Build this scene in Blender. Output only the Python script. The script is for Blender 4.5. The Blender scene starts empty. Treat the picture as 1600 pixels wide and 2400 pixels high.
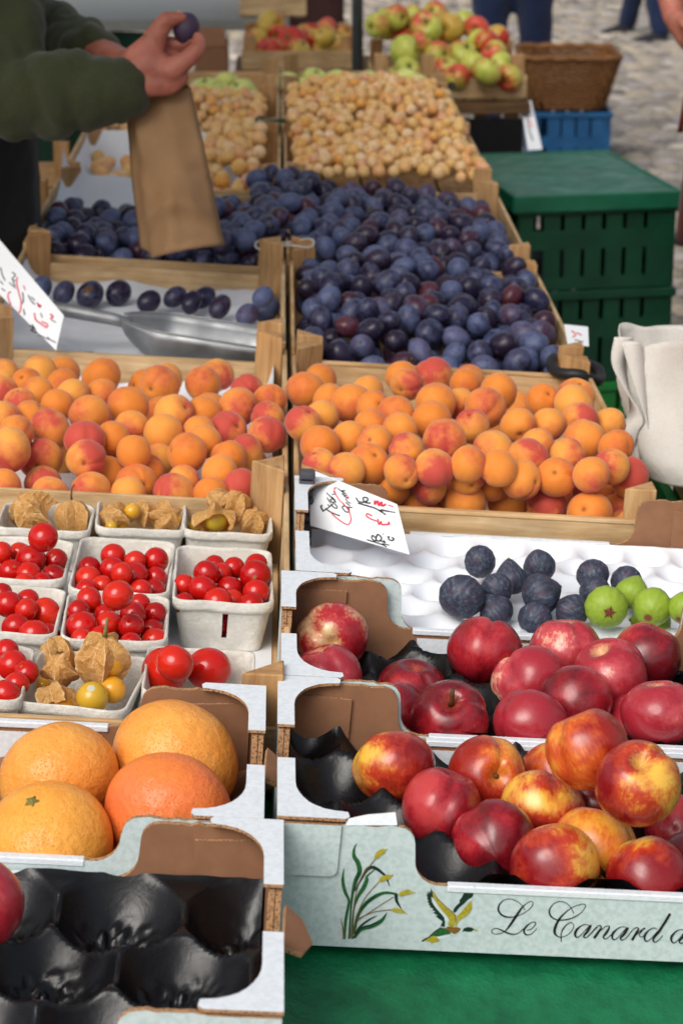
import bpy, bmesh, math, random
import numpy as np
from mathutils import Vector, Matrix
from mathutils import noise as MN

random.seed(7)
sc = bpy.context.scene
C = sc.collection
R = math.radians

# ------------------------------------------------------------------ camera
FPX = 5300.0                       # focal length in photograph pixels (1600 x 2400)
PITCH, YAW = R(18.3), R(1.44)
CAM = Vector((0, 0, 1.62))
FW = Vector((math.sin(YAW)*math.cos(PITCH), math.cos(YAW)*math.cos(PITCH), -math.sin(PITCH)))
RT = Vector((math.cos(YAW), -math.sin(YAW), 0))
UP = RT.cross(FW)
cd = bpy.data.cameras.new('camera')
cam = bpy.data.objects.new('camera', cd)
C.objects.link(cam)
cam.matrix_world = Matrix(((RT.x, UP.x, -FW.x, CAM.x), (RT.y, UP.y, -FW.y, CAM.y), (RT.z, UP.z, -FW.z, CAM.z), (0, 0, 0, 1)))
cd.sensor_fit = 'VERTICAL'
cd.sensor_height = 36
cd.sensor_width = 24
cd.lens = FPX/2400*36
cd.clip_start, cd.clip_end = 0.05, 400
cd.dof.use_dof = True
cd.dof.focus_distance = 2.1
cd.dof.aperture_fstop = 11
cd.dof.aperture_blades = 7
sc.camera = cam

# ------------------------------------------------------------------ world, sun, exposure
wd = bpy.data.worlds.new('World')
sc.world = wd
wd.use_nodes = True
wn = wd.node_tree
sky = wn.nodes.new('ShaderNodeTexSky')
sky.sky_type = 'NISHITA'
sky.sun_disc = False
SUN_EL, SUN_AZ = R(44), R(-148)      # azimuth from +Y towards +X
sky.sun_elevation = SUN_EL
sky.sun_rotation = SUN_AZ
sky.air_density = 1.0
sky.dust_density = 4.0
sky.ozone_density = 1.0
bg = wn.nodes['Background']
bg.inputs['Strength'].default_value = 0.12
hs = wn.nodes.new('ShaderNodeHueSaturation')       # thin high cloud: the sky is paler than a clear one
hs.inputs['Saturation'].default_value = 0.45
wn.links.new(sky.outputs[0], hs.inputs['Color'])
wn.links.new(hs.outputs[0], bg.inputs[0])
sd = bpy.data.lights.new('sun', 'SUN')
sd.energy = 1.5
sd.angle = R(40)
sd.color = (1, 0.96, 0.9)
so = bpy.data.objects.new('sun', sd)
C.objects.link(so)
sv = Vector((math.sin(SUN_AZ)*math.cos(SUN_EL), math.cos(SUN_AZ)*math.cos(SUN_EL), math.sin(SUN_EL)))
so.rotation_euler = sv.to_track_quat('Z', 'Y').to_euler()
sc.view_settings.view_transform = 'Standard'
sc.view_settings.look = 'None'
sc.view_settings.gamma = 1
sc.view_settings.exposure = 0.27
sc.render.engine = 'CYCLES'
sc.cycles.use_denoising = True
sc.cycles.max_bounces = 6
sc.cycles.diffuse_bounces = 3
sc.cycles.glossy_bounces = 3
sc.cycles.transmission_bounces = 4
sc.cycles.caustics_reflective = False
sc.cycles.caustics_refractive = False

# ------------------------------------------------------------------ frames
TILT = 0.065                        # the stall leans down towards its customers
ZT = 0.74
def frame(tilt=TILT, zt=ZT):
    a = math.atan(tilt)
    return Matrix.Translation((0, 0, zt)) @ Matrix.Rotation(a, 4, 'Y')
T = frame()
TI = T.inverted()
def ray(px, py):
    return FW + RT*((px-800)/FPX) + UP*((1200-py)/FPX)
def W(px, py, d):
    return CAM + ray(px, py)*d
def UN(px, py, z, M=None):          # ray onto the plane z of a stall frame, in that frame
    I = TI if M is None else M.inverted()
    o = I @ CAM
    v = I.to_3x3() @ ray(px, py)
    return o + v*((z-o.z)/v.z)
def UNP(px, py, p0, n):             # ray onto a plane in world
    r = ray(px, py)
    return CAM + r*((p0-CAM).dot(n)/r.dot(n))

# ------------------------------------------------------------------ object helpers
def mesh(name, v, f, mats=(), fm=None, smooth=False):
    m = bpy.data.meshes.new(name)
    m.from_pydata([tuple(p) for p in v], [], f)
    for k in mats:
        m.materials.append(k)
    if fm is not None:
        m.polygons.foreach_set('material_index', fm)
    if smooth:
        m.polygons.foreach_set('use_smooth', [True]*len(m.polygons))
    m.update()
    return m
def ob(name, m, parent=None, mx=None):
    o = bpy.data.objects.new(name, m)
    C.objects.link(o)
    if parent is not None:
        o.parent = parent
    if mx is not None:
        o.matrix_basis = mx
    return o
def tag(o, label=None, cat=None, group=None, kind=None):
    if label: o['label'] = label
    if cat: o['category'] = cat
    if group: o['group'] = group
    if kind: o['kind'] = kind
    return o
def thing(name, label, cat, mx=None, group=None, kind=None):
    return tag(ob(name, None, None, mx), label, cat, group, kind)
def under(o, part):                  # make o a sub-part of a part, staying where it is
    o.parent = part; o.matrix_parent_inverse = part.matrix_basis.inverted()
    return o
TR = lambda x, y, z: Matrix.Translation((x, y, z))
_bc = {}
def boxmesh(sx, sy, sz, mt, bev=0.001):
    k = (round(sx, 4), round(sy, 4), round(sz, 4), mt.name, bev)
    if k in _bc: return _bc[k]
    bm = bmesh.new()
    bmesh.ops.create_cube(bm, size=1)
    bmesh.ops.scale(bm, vec=(sx, sy, sz), verts=bm.verts)
    if bev:
        bmesh.ops.bevel(bm, geom=bm.edges[:], offset=min(bev, min(sx, sy, sz)*.4), segments=1, affect='EDGES')
    m = bpy.data.meshes.new('box')
    bm.to_mesh(m); bm.free()
    m.materials.append(mt)
    _bc[k] = m
    return m
def box(name, parent, x0, x1, y0, y1, z0, z1, mt, bev=0.001, rot=None):
    mx = TR((x0+x1)/2, (y0+y1)/2, (z0+z1)/2)
    if rot is not None: mx = mx @ rot
    return ob(name, boxmesh(abs(x1-x0), abs(y1-y0), abs(z1-z0), mt, bev), parent, mx)
def plate(name, parent, outline, th, mx, mats, edge=2):
    """flat sheet: outline in (u,v), thickness along +w; mats = (face w=0, face w=th, edge)"""
    n = len(outline)
    a = sum(outline[i][0]*outline[(i+1) % n][1]-outline[(i+1) % n][0]*outline[i][1] for i in range(n))
    if a < 0: outline = outline[::-1]
    v = [(p[0], p[1], 0) for p in outline]+[(p[0], p[1], th) for p in outline]
    f = [tuple(range(n-1, -1, -1)), tuple(range(n, 2*n))]+[(i, (i+1) % n, n+(i+1) % n, n+i) for i in range(n)]
    return ob(name, mesh(name, v, f, mats, [0, 1]+[min(edge, len(mats)-1)]*n), parent, mx)
def tube(pts, rad, n=8, cap=True):
    """swept tube -> verts, faces ; rad scalar or list"""
    pts = [Vector(p) for p in pts]
    v, f = [], []
    prev = None
    for i, p in enumerate(pts):
        d = (pts[min(i+1, len(pts)-1)]-pts[max(i-1, 0)]).normalized()
        if prev is None:
            a = d.orthogonal().normalized()
        else:
            a = (prev-d*prev.dot(d)).normalized()
        prev = a
        b = d.cross(a)
        r = rad[i] if hasattr(rad, '__len__') else rad
        for k in range(n):
            t = 2*math.pi*k/n
            v.append(p+(a*math.cos(t)+b*math.sin(t))*r)
    for i in range(len(pts)-1):
        for k in range(n):
            f.append((i*n+k, i*n+(k+1) % n, (i+1)*n+(k+1) % n, (i+1)*n+k))
    if cap:
        f.append(tuple(range(n-1, -1, -1)))
        f.append(tuple(range((len(pts)-1)*n, len(pts)*n)))
    return v, f
class MB:
    def __init__(s): s.v, s.f, s.m = [], [], []
    def add(s, v, f, mi=0):
        o = len(s.v)
        s.v += [Vector(p) for p in v]
        s.f += [tuple(i+o for i in q) for q in f]
        s.m += [mi]*len(f)
    def build(s, name, mats, parent=None, mx=None, smooth=False):
        return ob(name, mesh(name, s.v, s.f, mats, s.m, smooth), parent, mx)
def smoothline(p, k=5):
    """Catmull-Rom through points of any dimension"""
    p = [np.array(q, float) for q in p]
    out = []
    for i in range(len(p)-1):
        a, b, c, d = p[max(i-1, 0)], p[i], p[i+1], p[min(i+2, len(p)-1)]
        for j in range(k):
            t = j/k
            out.append(.5*((2*b)+(c-a)*t+(2*a-5*b+4*c-d)*t*t+(3*b-a-3*c+d)*t**3))
    out.append(p[-1])
    return out

# ------------------------------------------------------------------ material helpers
class NT:
    def __init__(s, name, rough=.5, spec=.5):
        s.m = bpy.data.materials.new(name); s.m.use_nodes = True
        s.t = s.m.node_tree
        s.b = s.t.nodes['Principled BSDF']
        s.b.inputs['Roughness'].default_value = rough
        s.b.inputs['Specular IOR Level'].default_value = spec
        s._c = None
    def n(s, ty, **kw):
        d = s.t.nodes.new(ty)
        for k, v in kw.items(): setattr(d, k, v)
        return d
    def put(s, sock, val):
        if hasattr(val, 'is_linked') or hasattr(val, 'node'): s.t.links.new(val, sock)
        else: sock.default_value = val
    def co(s, scale=(1, 1, 1), rnd=True, attr=None, sp='Object'):
        """coordinates, shifted per object so no two copies look alike"""
        if attr:
            a = s.n('ShaderNodeAttribute'); a.attribute_name = attr; v = a.outputs['Vector']
        else:
            v = s.n('ShaderNodeTexCoord').outputs[sp]
        if rnd:
            sh = s.math('MULTIPLY', s.rnd(), 53.0)
            q = s.n('ShaderNodeVectorMath', operation='ADD'); s.put(q.inputs[0], v); s.put(q.inputs[1], sh); 
            v2 = q.outputs[0]
        else: v2 = v
        mp = s.n('ShaderNodeMapping'); s.put(mp.inputs[0], v2); mp.inputs['Scale'].default_value = scale
        return mp.outputs[0]
    def rnd(s):
        if s._c is None:
            a = s.n('ShaderNodeObjectInfo').outputs['Random']
            g = s.n('ShaderNodeNewGeometry').outputs['Random Per Island']
            s._c = s.math('FRACT', s.math('ADD', a, g))
        return s._c
    def math(s, op, a, b=None, c=None, clamp=False):
        d = s.n('ShaderNodeMath', operation=op); d.use_clamp = clamp
        s.put(d.inputs[0], a)
        if b is not None: s.put(d.inputs[1], b)
        if c is not None: s.put(d.inputs[2], c)
        return d.outputs[0]
    def noise(s, v, sc_=5, det=3, ro=.5, dist=0):
        d = s.n('ShaderNodeTexNoise'); s.put(d.inputs['Vector'], v)
        d.inputs['Scale'].default_value = sc_; d.inputs['Detail'].default_value = det
        d.inputs['Roughness'].default_value = ro; d.inputs['Distortion'].default_value = dist
        return d.outputs[0]
    def voro(s, v, sc_=5, feat='F1'):
        d = s.n('ShaderNodeTexVoronoi', feature=feat); s.put(d.inputs['Vector'], v); d.inputs['Scale'].default_value = sc_
        return d.outputs['Distance']
    def ramp(s, fac, st, interp='LINEAR'):
        d = s.n('ShaderNodeValToRGB'); s.put(d.inputs[0], fac); e = d.color_ramp.elements
        d.color_ramp.interpolation = interp
        while len(e) < len(st): e.new(.5)
        for el, (p, c) in zip(e, st):
            el.position = p
            el.color = (c, c, c, 1) if isinstance(c, (int, float)) else (*c, 1)
        return d.outputs[0]
    def mix(s, f, a, b, mode='MIX'):
        d = s.n('ShaderNodeMix', data_type='RGBA', blend_type=mode); s.put(d.inputs[0], f)
        for k, x in ((6, a), (7, b)):
            s.put(d.inputs[k], (*x, 1) if isinstance(x, tuple) and len(x) == 3 else x)
        return d.outputs[2]
    def dot(s, v, d3):
        d = s.n('ShaderNodeVectorMath', operation='DOT_PRODUCT'); s.put(d.inputs[0], v); d.inputs[1].default_value = d3
        return d.outputs['Value']
    def pole(s, p):
        d = s.n('ShaderNodeVectorMath', operation='NORMALIZE'); s.put(d.inputs[0], p)
        return s.dot(d.outputs[0], (0, 0, 1))
    def bump(s, h, st=.3, dist=.01):
        d = s.n('ShaderNodeBump'); s.put(d.inputs['Height'], h); d.inputs['Strength'].default_value = st; d.inputs['Distance'].default_value = dist
        s.put(s.b.inputs['Normal'], d.outputs[0])
    def col(s, c): s.put(s.b.inputs['Base Color'], (*c, 1) if isinstance(c, tuple) else c)
    def set(s, **kw):
        for k, v in kw.items(): s.put(s.b.inputs[k.replace('_', ' ')], v)
def S(r, g, b):
    f = lambda c: ((c/255)/12.92 if c <= 10 else (((c/255)+.055)/1.055)**2.4)
    return (f(r), f(g), f(b))
def simple(name, c, rough=.5, spec=.5, var=.15, ns=30, bump=0, bs=200, bd=.001, metal=0):
    t = NT(name, rough, spec)
    v = t.co()
    d = tuple(x*(1-var) for x in c); l = tuple(min(1, x*(1+var)) for x in c)
    t.col(t.ramp(t.noise(v, ns, 4), [(.3, d), (.7, l)]))
    t.b.inputs['Metallic'].default_value = metal
    if bump: t.bump(t.noise(v, bs, 3), bump, bd)
    return t.m

# ------------------------------------------------------------------ materials
def wood(name, a, b, c, axis=0, gs=1.0):
    t = NT(name, .72, .25)
    k = [9, 90, 90]; 
    if axis == 1: k = [90, 9, 90]
    if axis == 2: k = [90, 90, 9]
    v = t.co(tuple(x*gs for x in k))
    g = t.noise(v, 1.0, 5, .65, .4)
    col = t.ramp(g, [(.25, a), (.5, b), (.75, c)])
    v2 = t.co((1, 1, 1))
    blot = t.ramp(t.noise(v2, 14, 3), [(.35, .78), (.65, 1.06)])
    col = t.mix(1.0, col, blot, 'MULTIPLY')
    tone = t.ramp(t.rnd(), [(0, (.86, .84, .8)), (.5, (1, 1, 1)), (1, (1.0, .9, .78))])
    col = t.mix(1.0, col, tone, 'MULTIPLY')
    t.col(col)
    t.bump(g, .35, .001)
    return t.m
WA, WB, WC = S(170, 132, 88), S(205, 172, 128), S(226, 200, 160)
wood_x = wood('poplar_board_x', WA, WB, WC, 0)
wood_y = wood('poplar_board_y', WA, WB, WC, 1)
post_m = wood('pine_post', S(150, 110, 70), S(186, 146, 100), S(208, 174, 128), 2)
kraft = simple('kraft_board', S(140, 101, 75), .85, .15, .1, 60, .12, 500, .0006)
t = NT('corrugated_edge', .9, .1)
v = t.co((1, 1, 1))
t.col(t.ramp(t.voro(v, 420), [(.1, S(84, 58, 40)), (.5, S(176, 136, 100))])); t.bump(t.voro(v, 420), .6, .001)
corr = t.m
def printed(name, a, b, gl=.5):
    t = NT(name, .55, .4)
    v = t.co((1, 1, 2.6), rnd=False)
    g = t.noise(v, 210, 3, .65)
    t.col(t.ramp(g, [(.40, a), (.58, b)]))
    t.bump(t.noise(t.co(), 260, 3), .15, .0006)
    return t.m
mint = printed('mint_printed_board', S(184, 200, 199), S(200, 213, 213))
whiteb = printed('white_printed_board', S(214, 220, 225), S(225, 231, 236))
t = NT('black_tray_film', .22, .38)
v = t.co()
t.col((.005, .005, .006)); t.set(Roughness=t.ramp(t.noise(v, 35, 3), [(.3, .16), (.7, .36)]))
t.bump(t.noise(v, 90, 5, .7, 2.0), .11, .004)
blackp = t.m
t = NT('white_foam_tray', .4, .4)
t.col(S(232, 236, 242)); t.set(**{'Subsurface_Weight': .15}); t.b.inputs['Subsurface Radius'].default_value = (.01, .01, .012); t.b.inputs['Subsurface Scale'].default_value = .5
t.bump(t.noise(t.co(), 60, 3), .12, .002)
foam = t.m
t = NT('grey_paper_pulp', .95, .1)
v = t.co()
t.col(t.ramp(t.noise(v, 55, 5, .7), [(.3, S(206, 201, 190)), (.7, S(234, 230, 221))])); t.bump(t.noise(v, 190, 5, .75), .9, .0025)
pulp = t.m
paper = simple('white_paper', S(228, 231, 236), .8, .2, .03, 8, .25, 40, .004)
card = simple('white_sign_card', S(240, 243, 246), .6, .3, .02, 8)
ink = simple('black_ink', (.012, .012, .014), .6, .3, .1)
redink = simple('red_felt_pen', S(222, 60, 84), .6, .3, .15)
inkg = simple('green_print', S(34, 92, 44), .55, .4, .35, 500)
inkd = simple('dark_green_print', S(14, 48, 34), .55, .4, .35, 500)
inky = simple('olive_yellow_print', S(168, 156, 44), .55, .4, .25, 500)
inkb = simple('brown_print', S(120, 86, 34), .55, .4, .25, 500)
inkw = simple('pale_print', S(206, 220, 222), .55, .4, .05, 500)
bagm = NT('brown_bag_paper', .75, .25)
v = bagm.co()
bagm.col(bagm.ramp(bagm.noise(v, 12, 4), [(.3, S(140, 106, 74)), (.7, S(160, 126, 90))])); bagm.bump(bagm.noise(v, 30, 3, .5), .12, .004)
bagm = bagm.m
t = NT('galvanised_sheet', .38, .5)
v = t.co()
t.col(t.ramp(t.noise(v, 18, 5), [(.3, S(126, 129, 131)), (.7, S(176, 178, 180))])); t.set(Metallic=.8, Roughness=t.ramp(t.noise(v, 30, 4), [(.3, .42), (.7, .62)]))
zinc = t.m
t = NT('green_table_covering', .55, .4)
v = t.co()
t.col(t.ramp(t.noise(v, 40, 4), [(.3, S(8, 84, 52)), (.7, S(18, 112, 70))])); t.bump(t.math('ADD', t.noise(v, 150, 3, .6), t.math('MULTIPLY', t.noise(v, 14, 3, .6), 1.0)), .35, .005); t.set(Roughness=.45)
greencloth = t.m
def plastic(name, a, b, r=.4):
    t = NT(name, r, .45)
    v = t.co(); t.col(t.ramp(t.noise(v, 12, 4), [(.3, a), (.7, b)])); t.set(Roughness=t.ramp(t.noise(v, 22, 4), [(.3, r*.8), (.7, r*1.3)])); t.bump(t.noise(v, 60, 3), .05, .002)
    return t.m
pgreen = plastic('green_crate_plastic', S(6, 54, 36), S(10, 70, 46))
plid = plastic('green_lid_plastic', S(12, 84, 58), S(26, 104, 76), .42)
plight = plastic('light_green_crate_plastic', S(26, 112, 48), S(40, 132, 60))
pblue = plastic('blue_crate_plastic', S(14, 64, 106), S(24, 84, 130))
blackrub = simple('black_rubber', (.012, .012, .013), .5, .4)
darkclip = simple('dark_grey_plastic', S(66, 68, 74), .45, .4)
steel = simple('dark_grey_painted_steel', S(62, 70, 72), .5, .4)
skin = NT('skin', .5, .4)
v = skin.co(rnd=False)
skin.col(skin.ramp(skin.noise(v, 22, 4), [(.3, S(150, 84, 70)), (.7, S(188, 118, 98))])); skin.set(**{'Subsurface_Weight': .12}); skin.b.inputs['Subsurface Radius'].default_value = (.012, .004, .002); skin.b.inputs['Subsurface Scale'].default_value = .6
skin.bump(skin.noise(v, 240, 4), .18, .001)
skin = skin.m
nailm = simple('finger_nail', S(196, 146, 128), .3, .5, .05)
def cloth(name, c, var=.2, r=.9):
    t = NT(name, r, .15)
    v = t.co(); t.col(t.ramp(t.noise(v, 320, 3, .7), [(.3, tuple(x*(1-var) for x in c)), (.7, tuple(x*(1+var) for x in c))])); t.set(**{'Sheen_Weight': .15})
    t.bump(t.math('ADD', t.noise(v, 420, 2), t.math('MULTIPLY', t.noise(v, 9, 3), 6.0)), .35, .0025)
    return t.m
olive = cloth('olive_knit', S(62, 66, 44), .2)
blackc = cloth('black_fabric', (.008, .008, .009))
denim = cloth('denim', S(24, 35, 62), .3)
jacket = cloth('brown_jacket_cloth', S(112, 86, 66))
khaki = cloth('khaki_cotton', S(138, 122, 98))
brownc = cloth('dark_red_fabric', S(84, 26, 22))
cotton = cloth('white_cotton', S(204, 200, 192), .06)
shoe = simple('dark_shoe', (.02, .02, .024), .5, .4)
hairm = simple('dark_hair', (.025, .016, .01), .5, .4, .4, 120)

# --- fruit: attribute "fc" holds unit-fruit coordinates (pole = stem)
def fruitmat(name, rough, spec=.5):
    t = NT(name, rough, spec)
    a = t.n('ShaderNodeAttribute'); a.attribute_name = 'fc'
    return t, a.outputs['Vector'], t.co((1, 1, 1), True, 'fc')
t, p, q = fruitmat('apricot_skin', .62, .22); nz_ = t.pole(p)
base = t.ramp(t.math('ADD', t.rnd(), t.math('MULTIPLY', t.noise(q, 2.2, 3), .5)), [(.2, S(216, 122, 44)), (.6, S(226, 140, 58)), (1.0, S(231, 158, 70))])
bl = t.math('ADD', t.math('MULTIPLY', t.dot(p, (.75, .3, .2)), .55), t.math('MULTIPLY', t.noise(q, 1.6, 4, .6), 1.1))
bl = t.math('ADD', bl, t.math('MULTIPLY', t.math('SUBTRACT', t.rnd(), .55), .75))
f = t.ramp(bl, [(.42, 0.0), (.78, .5), (1.2, 1.0)])
col = t.mix(f, base, S(192, 76, 62))
sp = t.ramp(t.noise(q, 22, 2, .5), [(.70, 0.0), (.76, .35)])
col = t.mix(sp, col, S(150, 84, 40))
dp = t.ramp(nz_, [(.986, 0.0), (.997, .65)])
col = t.mix(dp, col, S(96, 52, 24))
t.col(col); t.set(**{'Sheen_Weight': .25, 'Sheen_Roughness': .45}); t.bump(t.noise(q, 12, 4), .08, .03)
t.set(**{'Subsurface_Weight': .08}); t.b.inputs['Subsurface Radius'].default_value = (.2, .06, .02); t.b.inputs['Subsurface Scale'].default_value = .03
M_apricot = t.m
t, p, q = fruitmat('plum_skin', .42, .35)
b0 = t.ramp(t.rnd(), [(0, S(34, 20, 36)), (.45, S(34, 28, 54)), (.75, S(46, 28, 44)), (.92, S(70, 28, 38)), (1, S(82, 34, 40))])
bloom = t.math('ADD', t.math('MULTIPLY', t.noise(q, 1.5, 5, .65), 1.0), t.math('MULTIPLY', t.math('SUBTRACT', t.math('FRACT', t.math('MULTIPLY', t.rnd(), 7.3)), .55), .5))
fb = t.ramp(bloom, [(.36, 0.04), (.52, .34), (.72, .78)])
bc = t.mix(t.noise(q, 4, 2), S(64, 76, 114), S(112, 124, 162))
col = t.mix(fb, b0, bc)
dp = t.ramp(t.pole(p), [(.985, 0.0), (.995, .8)])
col = t.mix(dp, col, S(66, 46, 26))
t.col(col); t.set(Roughness=t.ramp(fb, [(0, .25), (1, .6)])); t.bump(t.noise(q, 5, 3), .06, .05)
M_plum = t.m
M_plumd = M_plum.copy(); M_plumd.name = 'dark_plum_skin'
for nd in M_plumd.node_tree.nodes:
    if nd.type == 'MIX' and not nd.inputs[6].is_linked and nd.inputs[6].default_value[2] > .1: nd.inputs[6].default_value = (*S(52, 48, 74), 1); nd.inputs[7].default_value = (*S(72, 66, 92), 1)
t, p, q = fruitmat('mirabelle_skin', .45, .35)
b0 = t.ramp(t.rnd(), [(0, S(230, 194, 132)), (.3, S(234, 184, 96)), (.55, S(240, 206, 160)), (.8, S(232, 166, 66)), (1, S(226, 170, 130))])
f = t.ramp(t.noise(q, 1.6, 4, .6), [(.5, 0.0), (.75, .7)])
col = t.mix(f, b0, S(206, 134, 92))
f2 = t.ramp(t.noise(q, 2.6, 4, .6), [(.48, 0.0), (.75, .38)])
col = t.mix(f2, col, S(230, 218, 192))
dp = t.ramp(t.pole(p), [(.975, 0.0), (.992, .7)])
col = t.mix(dp, col, S(120, 88, 48))
t.col(col)
M_mira = t.m
def nect(name, ca, cb, cc, th, st):
    t, p, q = fruitmat(name, .3, .45)
    mp = t.n('ShaderNodeMapping'); t.put(mp.inputs[0], q); mp.inputs['Scale'].default_value = (1, 1, .35)
    str_ = t.noise(mp.outputs[0], 13, 5, .75)
    big = t.math('ADD', t.math('MULTIPLY', t.noise(q, 1.15, 3, .5), 1.2), t.math('MULTIPLY', t.dot(p, (.6, -.5, .25)), .33))
    big = t.math('ADD', big, t.math('MULTIPLY', t.math('SUBTRACT', str_, .5), .5))
    big = t.math('ADD', big, t.math('MULTIPLY', t.math('SUBTRACT', t.rnd(), .5), .25))
    col = t.ramp(big, [(th-.26, ca), (th-.02, cb), (th+.22, cc)])
    dp = t.ramp(t.math('ADD', t.pole(p), t.math('MULTIPLY', t.math('SUBTRACT', str_, .5), .12)), [(.93, 0.0), (.985, .75)])
    col = t.mix(dp, col, st)
    dots = t.ramp(t.voro(q, 17), [(.05, .55), (.12, 0.0)])
    col = t.mix(t.math('MULTIPLY', dots, .35), col, S(226, 160, 120))
    t.col(col); t.set(Roughness=t.ramp(t.noise(q, 6, 3), [(.3, .2), (.7, .42)])); t.bump(t.noise(q, 30, 3), .04, .02)
    t.set(**{'Coat_Weight': .3, 'Coat_Roughness': .14})
    return t.m
M_necr = nect('dark_red_nectarine_skin', S(104, 14, 24), S(154, 26, 38), S(190, 62, 64), .78, S(160, 70, 54))
M_necp = nect('pink_red_nectarine_skin', S(160, 38, 50), S(194, 74, 80), S(226, 168, 140), .92, S(222, 176, 124))
M_necy = nect('red_yellow_nectarine_skin', S(132, 18, 24), S(186, 62, 34), S(234, 180, 70), .74, S(226, 178, 84))
M_neco = nect('orange_red_nectarine_skin', S(150, 32, 20), S(198, 84, 34), S(228, 158, 56), .72, S(200, 120, 50))
M_necw = nect('cream_red_nectarine_skin', S(132, 16, 28), S(176, 40, 48), S(224, 192, 142), .66, S(226, 196, 140))
t, p, q = fruitmat('tomato_skin', .12, .5)
col = t.ramp(t.rnd(), [(0, S(168, 10, 10)), (.6, S(192, 20, 15)), (1, S(206, 40, 20))])
dp = t.ramp(t.pole(p), [(.988, 0.0), (.993, 1.0)])
col = t.mix(dp, col, S(150, 96, 50))
t.col(col); t.set(Roughness=.13)
M_tom = t.m
def citrus(name, a, b):
    t, p, q = fruitmat(name, .38, .4)
    col = t.ramp(t.noise(q, 1.2, 3), [(.3, a), (.7, b)])
    vv = t.voro(q, 25)
    pore = t.ramp(vv, [(.12, 1.0), (.34, 0.0)])
    col = t.mix(t.math('MULTIPLY', pore, .34), col, tuple(x*.42 for x in a))
    t.col(col); t.bump(t.math('ADD', t.math('MINIMUM', vv, .3), t.math('MULTIPLY', t.noise(q, 7, 3), .25)), .45, .016)
    t.set(**{'Subsurface_Weight': .06}); t.b.inputs['Subsurface Radius'].default_value = (.2, .08, .02); t.b.inputs['Subsurface Scale'].default_value = .03
    return t.m
M_gf1 = citrus('orange_grapefruit_peel', S(232, 144, 54), S(240, 170, 82))
M_gf2 = citrus('pink_grapefruit_peel', S(234, 132, 56), S(236, 118, 66))
M_gf3 = citrus('yellow_grapefruit_peel', S(234, 150, 54), S(240, 170, 74))
t, p, q = fruitmat('dark_fig_skin', .5, .35)
mp = t.n('ShaderNodeMapping'); t.put(mp.inputs[0], q); mp.inputs['Scale'].default_value = (1, 1, .2)
g = t.noise(mp.outputs[0], 6, 4, .7)
col = t.ramp(g, [(.3, S(34, 34, 48)), (.52, S(58, 64, 80)), (.78, S(108, 118, 134))])
col = t.mix(t.ramp(t.noise(q, 2, 3), [(.5, 0.0), (.75, .6)]), col, S(74, 40, 62))
col = t.mix(t.ramp(t.noise(q, 9, 2), [(.76, 0.0), (.8, .4)]), col, S(150, 124, 104))
t.col(col); t.bump(g, .05, .02)
M_fig = t.m
t, p, q = fruitmat('green_fig_skin', .45, .35)
mp = t.n('ShaderNodeMapping'); t.put(mp.inputs[0], q); mp.inputs['Scale'].default_value = (1, 1, .25)
col = t.ramp(t.noise(mp.outputs[0], 5, 4), [(.3, S(132, 158, 46)), (.7, S(146, 170, 58))])
dp = t.ramp(t.math('MULTIPLY', t.pole(p), -1.0), [(.96, 0.0), (.985, 1.0)])
col = t.mix(dp, col, S(132, 70, 52))
t.col(col)
M_gfig = t.m
def apple(name, a, b, c, th):
    t, p, q = fruitmat(name, .35, .4)
    base = t.ramp(t.noise(q, 2, 3), [(.3, a), (.7, b)])
    mp = t.n('ShaderNodeMapping'); t.put(mp.inputs[0], q); mp.inputs['Scale'].default_value = (1, 1, .3)
    k = t.math('ADD', t.math('MULTIPLY', t.dot(p, (.7, .2, .1)), .4), t.math('MULTIPLY', t.noise(mp.outputs[0], 3, 4, .65), 1.0))
    k = t.math('ADD', k, t.math('MULTIPLY', t.math('SUBTRACT', t.rnd(), .5), .5))
    col = t.mix(t.ramp(k, [(th, 0.0), (th+.3, .95)]), base, c)
    dp = t.ramp(t.pole(p), [(.93, 0.0), (.98, .8)])
    col = t.mix(dp, col, S(110, 110, 40))
    t.col(col)
    return t.m
M_appleg = apple('green_red_apple_skin', S(172, 184, 70), S(206, 206, 98), S(206, 66, 58), .42)
M_appler = apple('red_apple_skin', S(190, 150, 60), S(206, 184, 80), S(186, 34, 30), .3)
M_appley = apple('pale_green_apple_skin', S(196, 206, 100), S(224, 224, 130), S(220, 190, 100), .95)
t = NT('dry_husk', .7, .25)
v = t.co()
a = t.n('ShaderNodeAttribute'); a.attribute_name = 'fc'
vd = t.n('ShaderNodeTexVoronoi', feature='DISTANCE_TO_EDGE'); t.put(vd.inputs['Vector'], a.outputs['Vector']); vd.inputs['Scale'].default_value = 3.6
vein = t.math('ADD', t.math('MULTIPLY', t.noise(a.outputs['Vector'], 3.2, 5, .6), .75), t.ramp(vd.outputs['Distance'], [(.0, .32), (.09, 0.0)]))
sx = t.n('ShaderNodeSeparateXYZ'); t.put(sx.inputs[0], a.outputs['Vector'])
rb_ = t.math('ABSOLUTE', t.math('SINE', t.math('MULTIPLY', t.math('ARCTAN2', sx.outputs[1], sx.outputs[0]), 5.0)))
vein = t.math('ADD', vein, t.ramp(rb_, [(0.0, .5), (.22, 0.0)]))
t.col(t.ramp(t.math('ADD', t.math('MULTIPLY', vein, .7), t.math('MULTIPLY', t.noise(a.outputs['Vector'], 16, 3), .3)), [(.25, S(178, 124, 60)), (.42, S(214, 164, 96)), (.6, S(230, 188, 124)), (.85, S(244, 216, 168))]))
t.bump(vein, .3, .004)
tr_ = t.n('ShaderNodeBsdfTranslucent'); tr_.inputs[0].default_value = (*S(226, 170, 96), 1)
mx_ = t.n('ShaderNodeMixShader'); mx_.inputs[0].default_value = .35
out = [n for n in t.t.nodes if n.type == 'OUTPUT_MATERIAL'][0]
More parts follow.
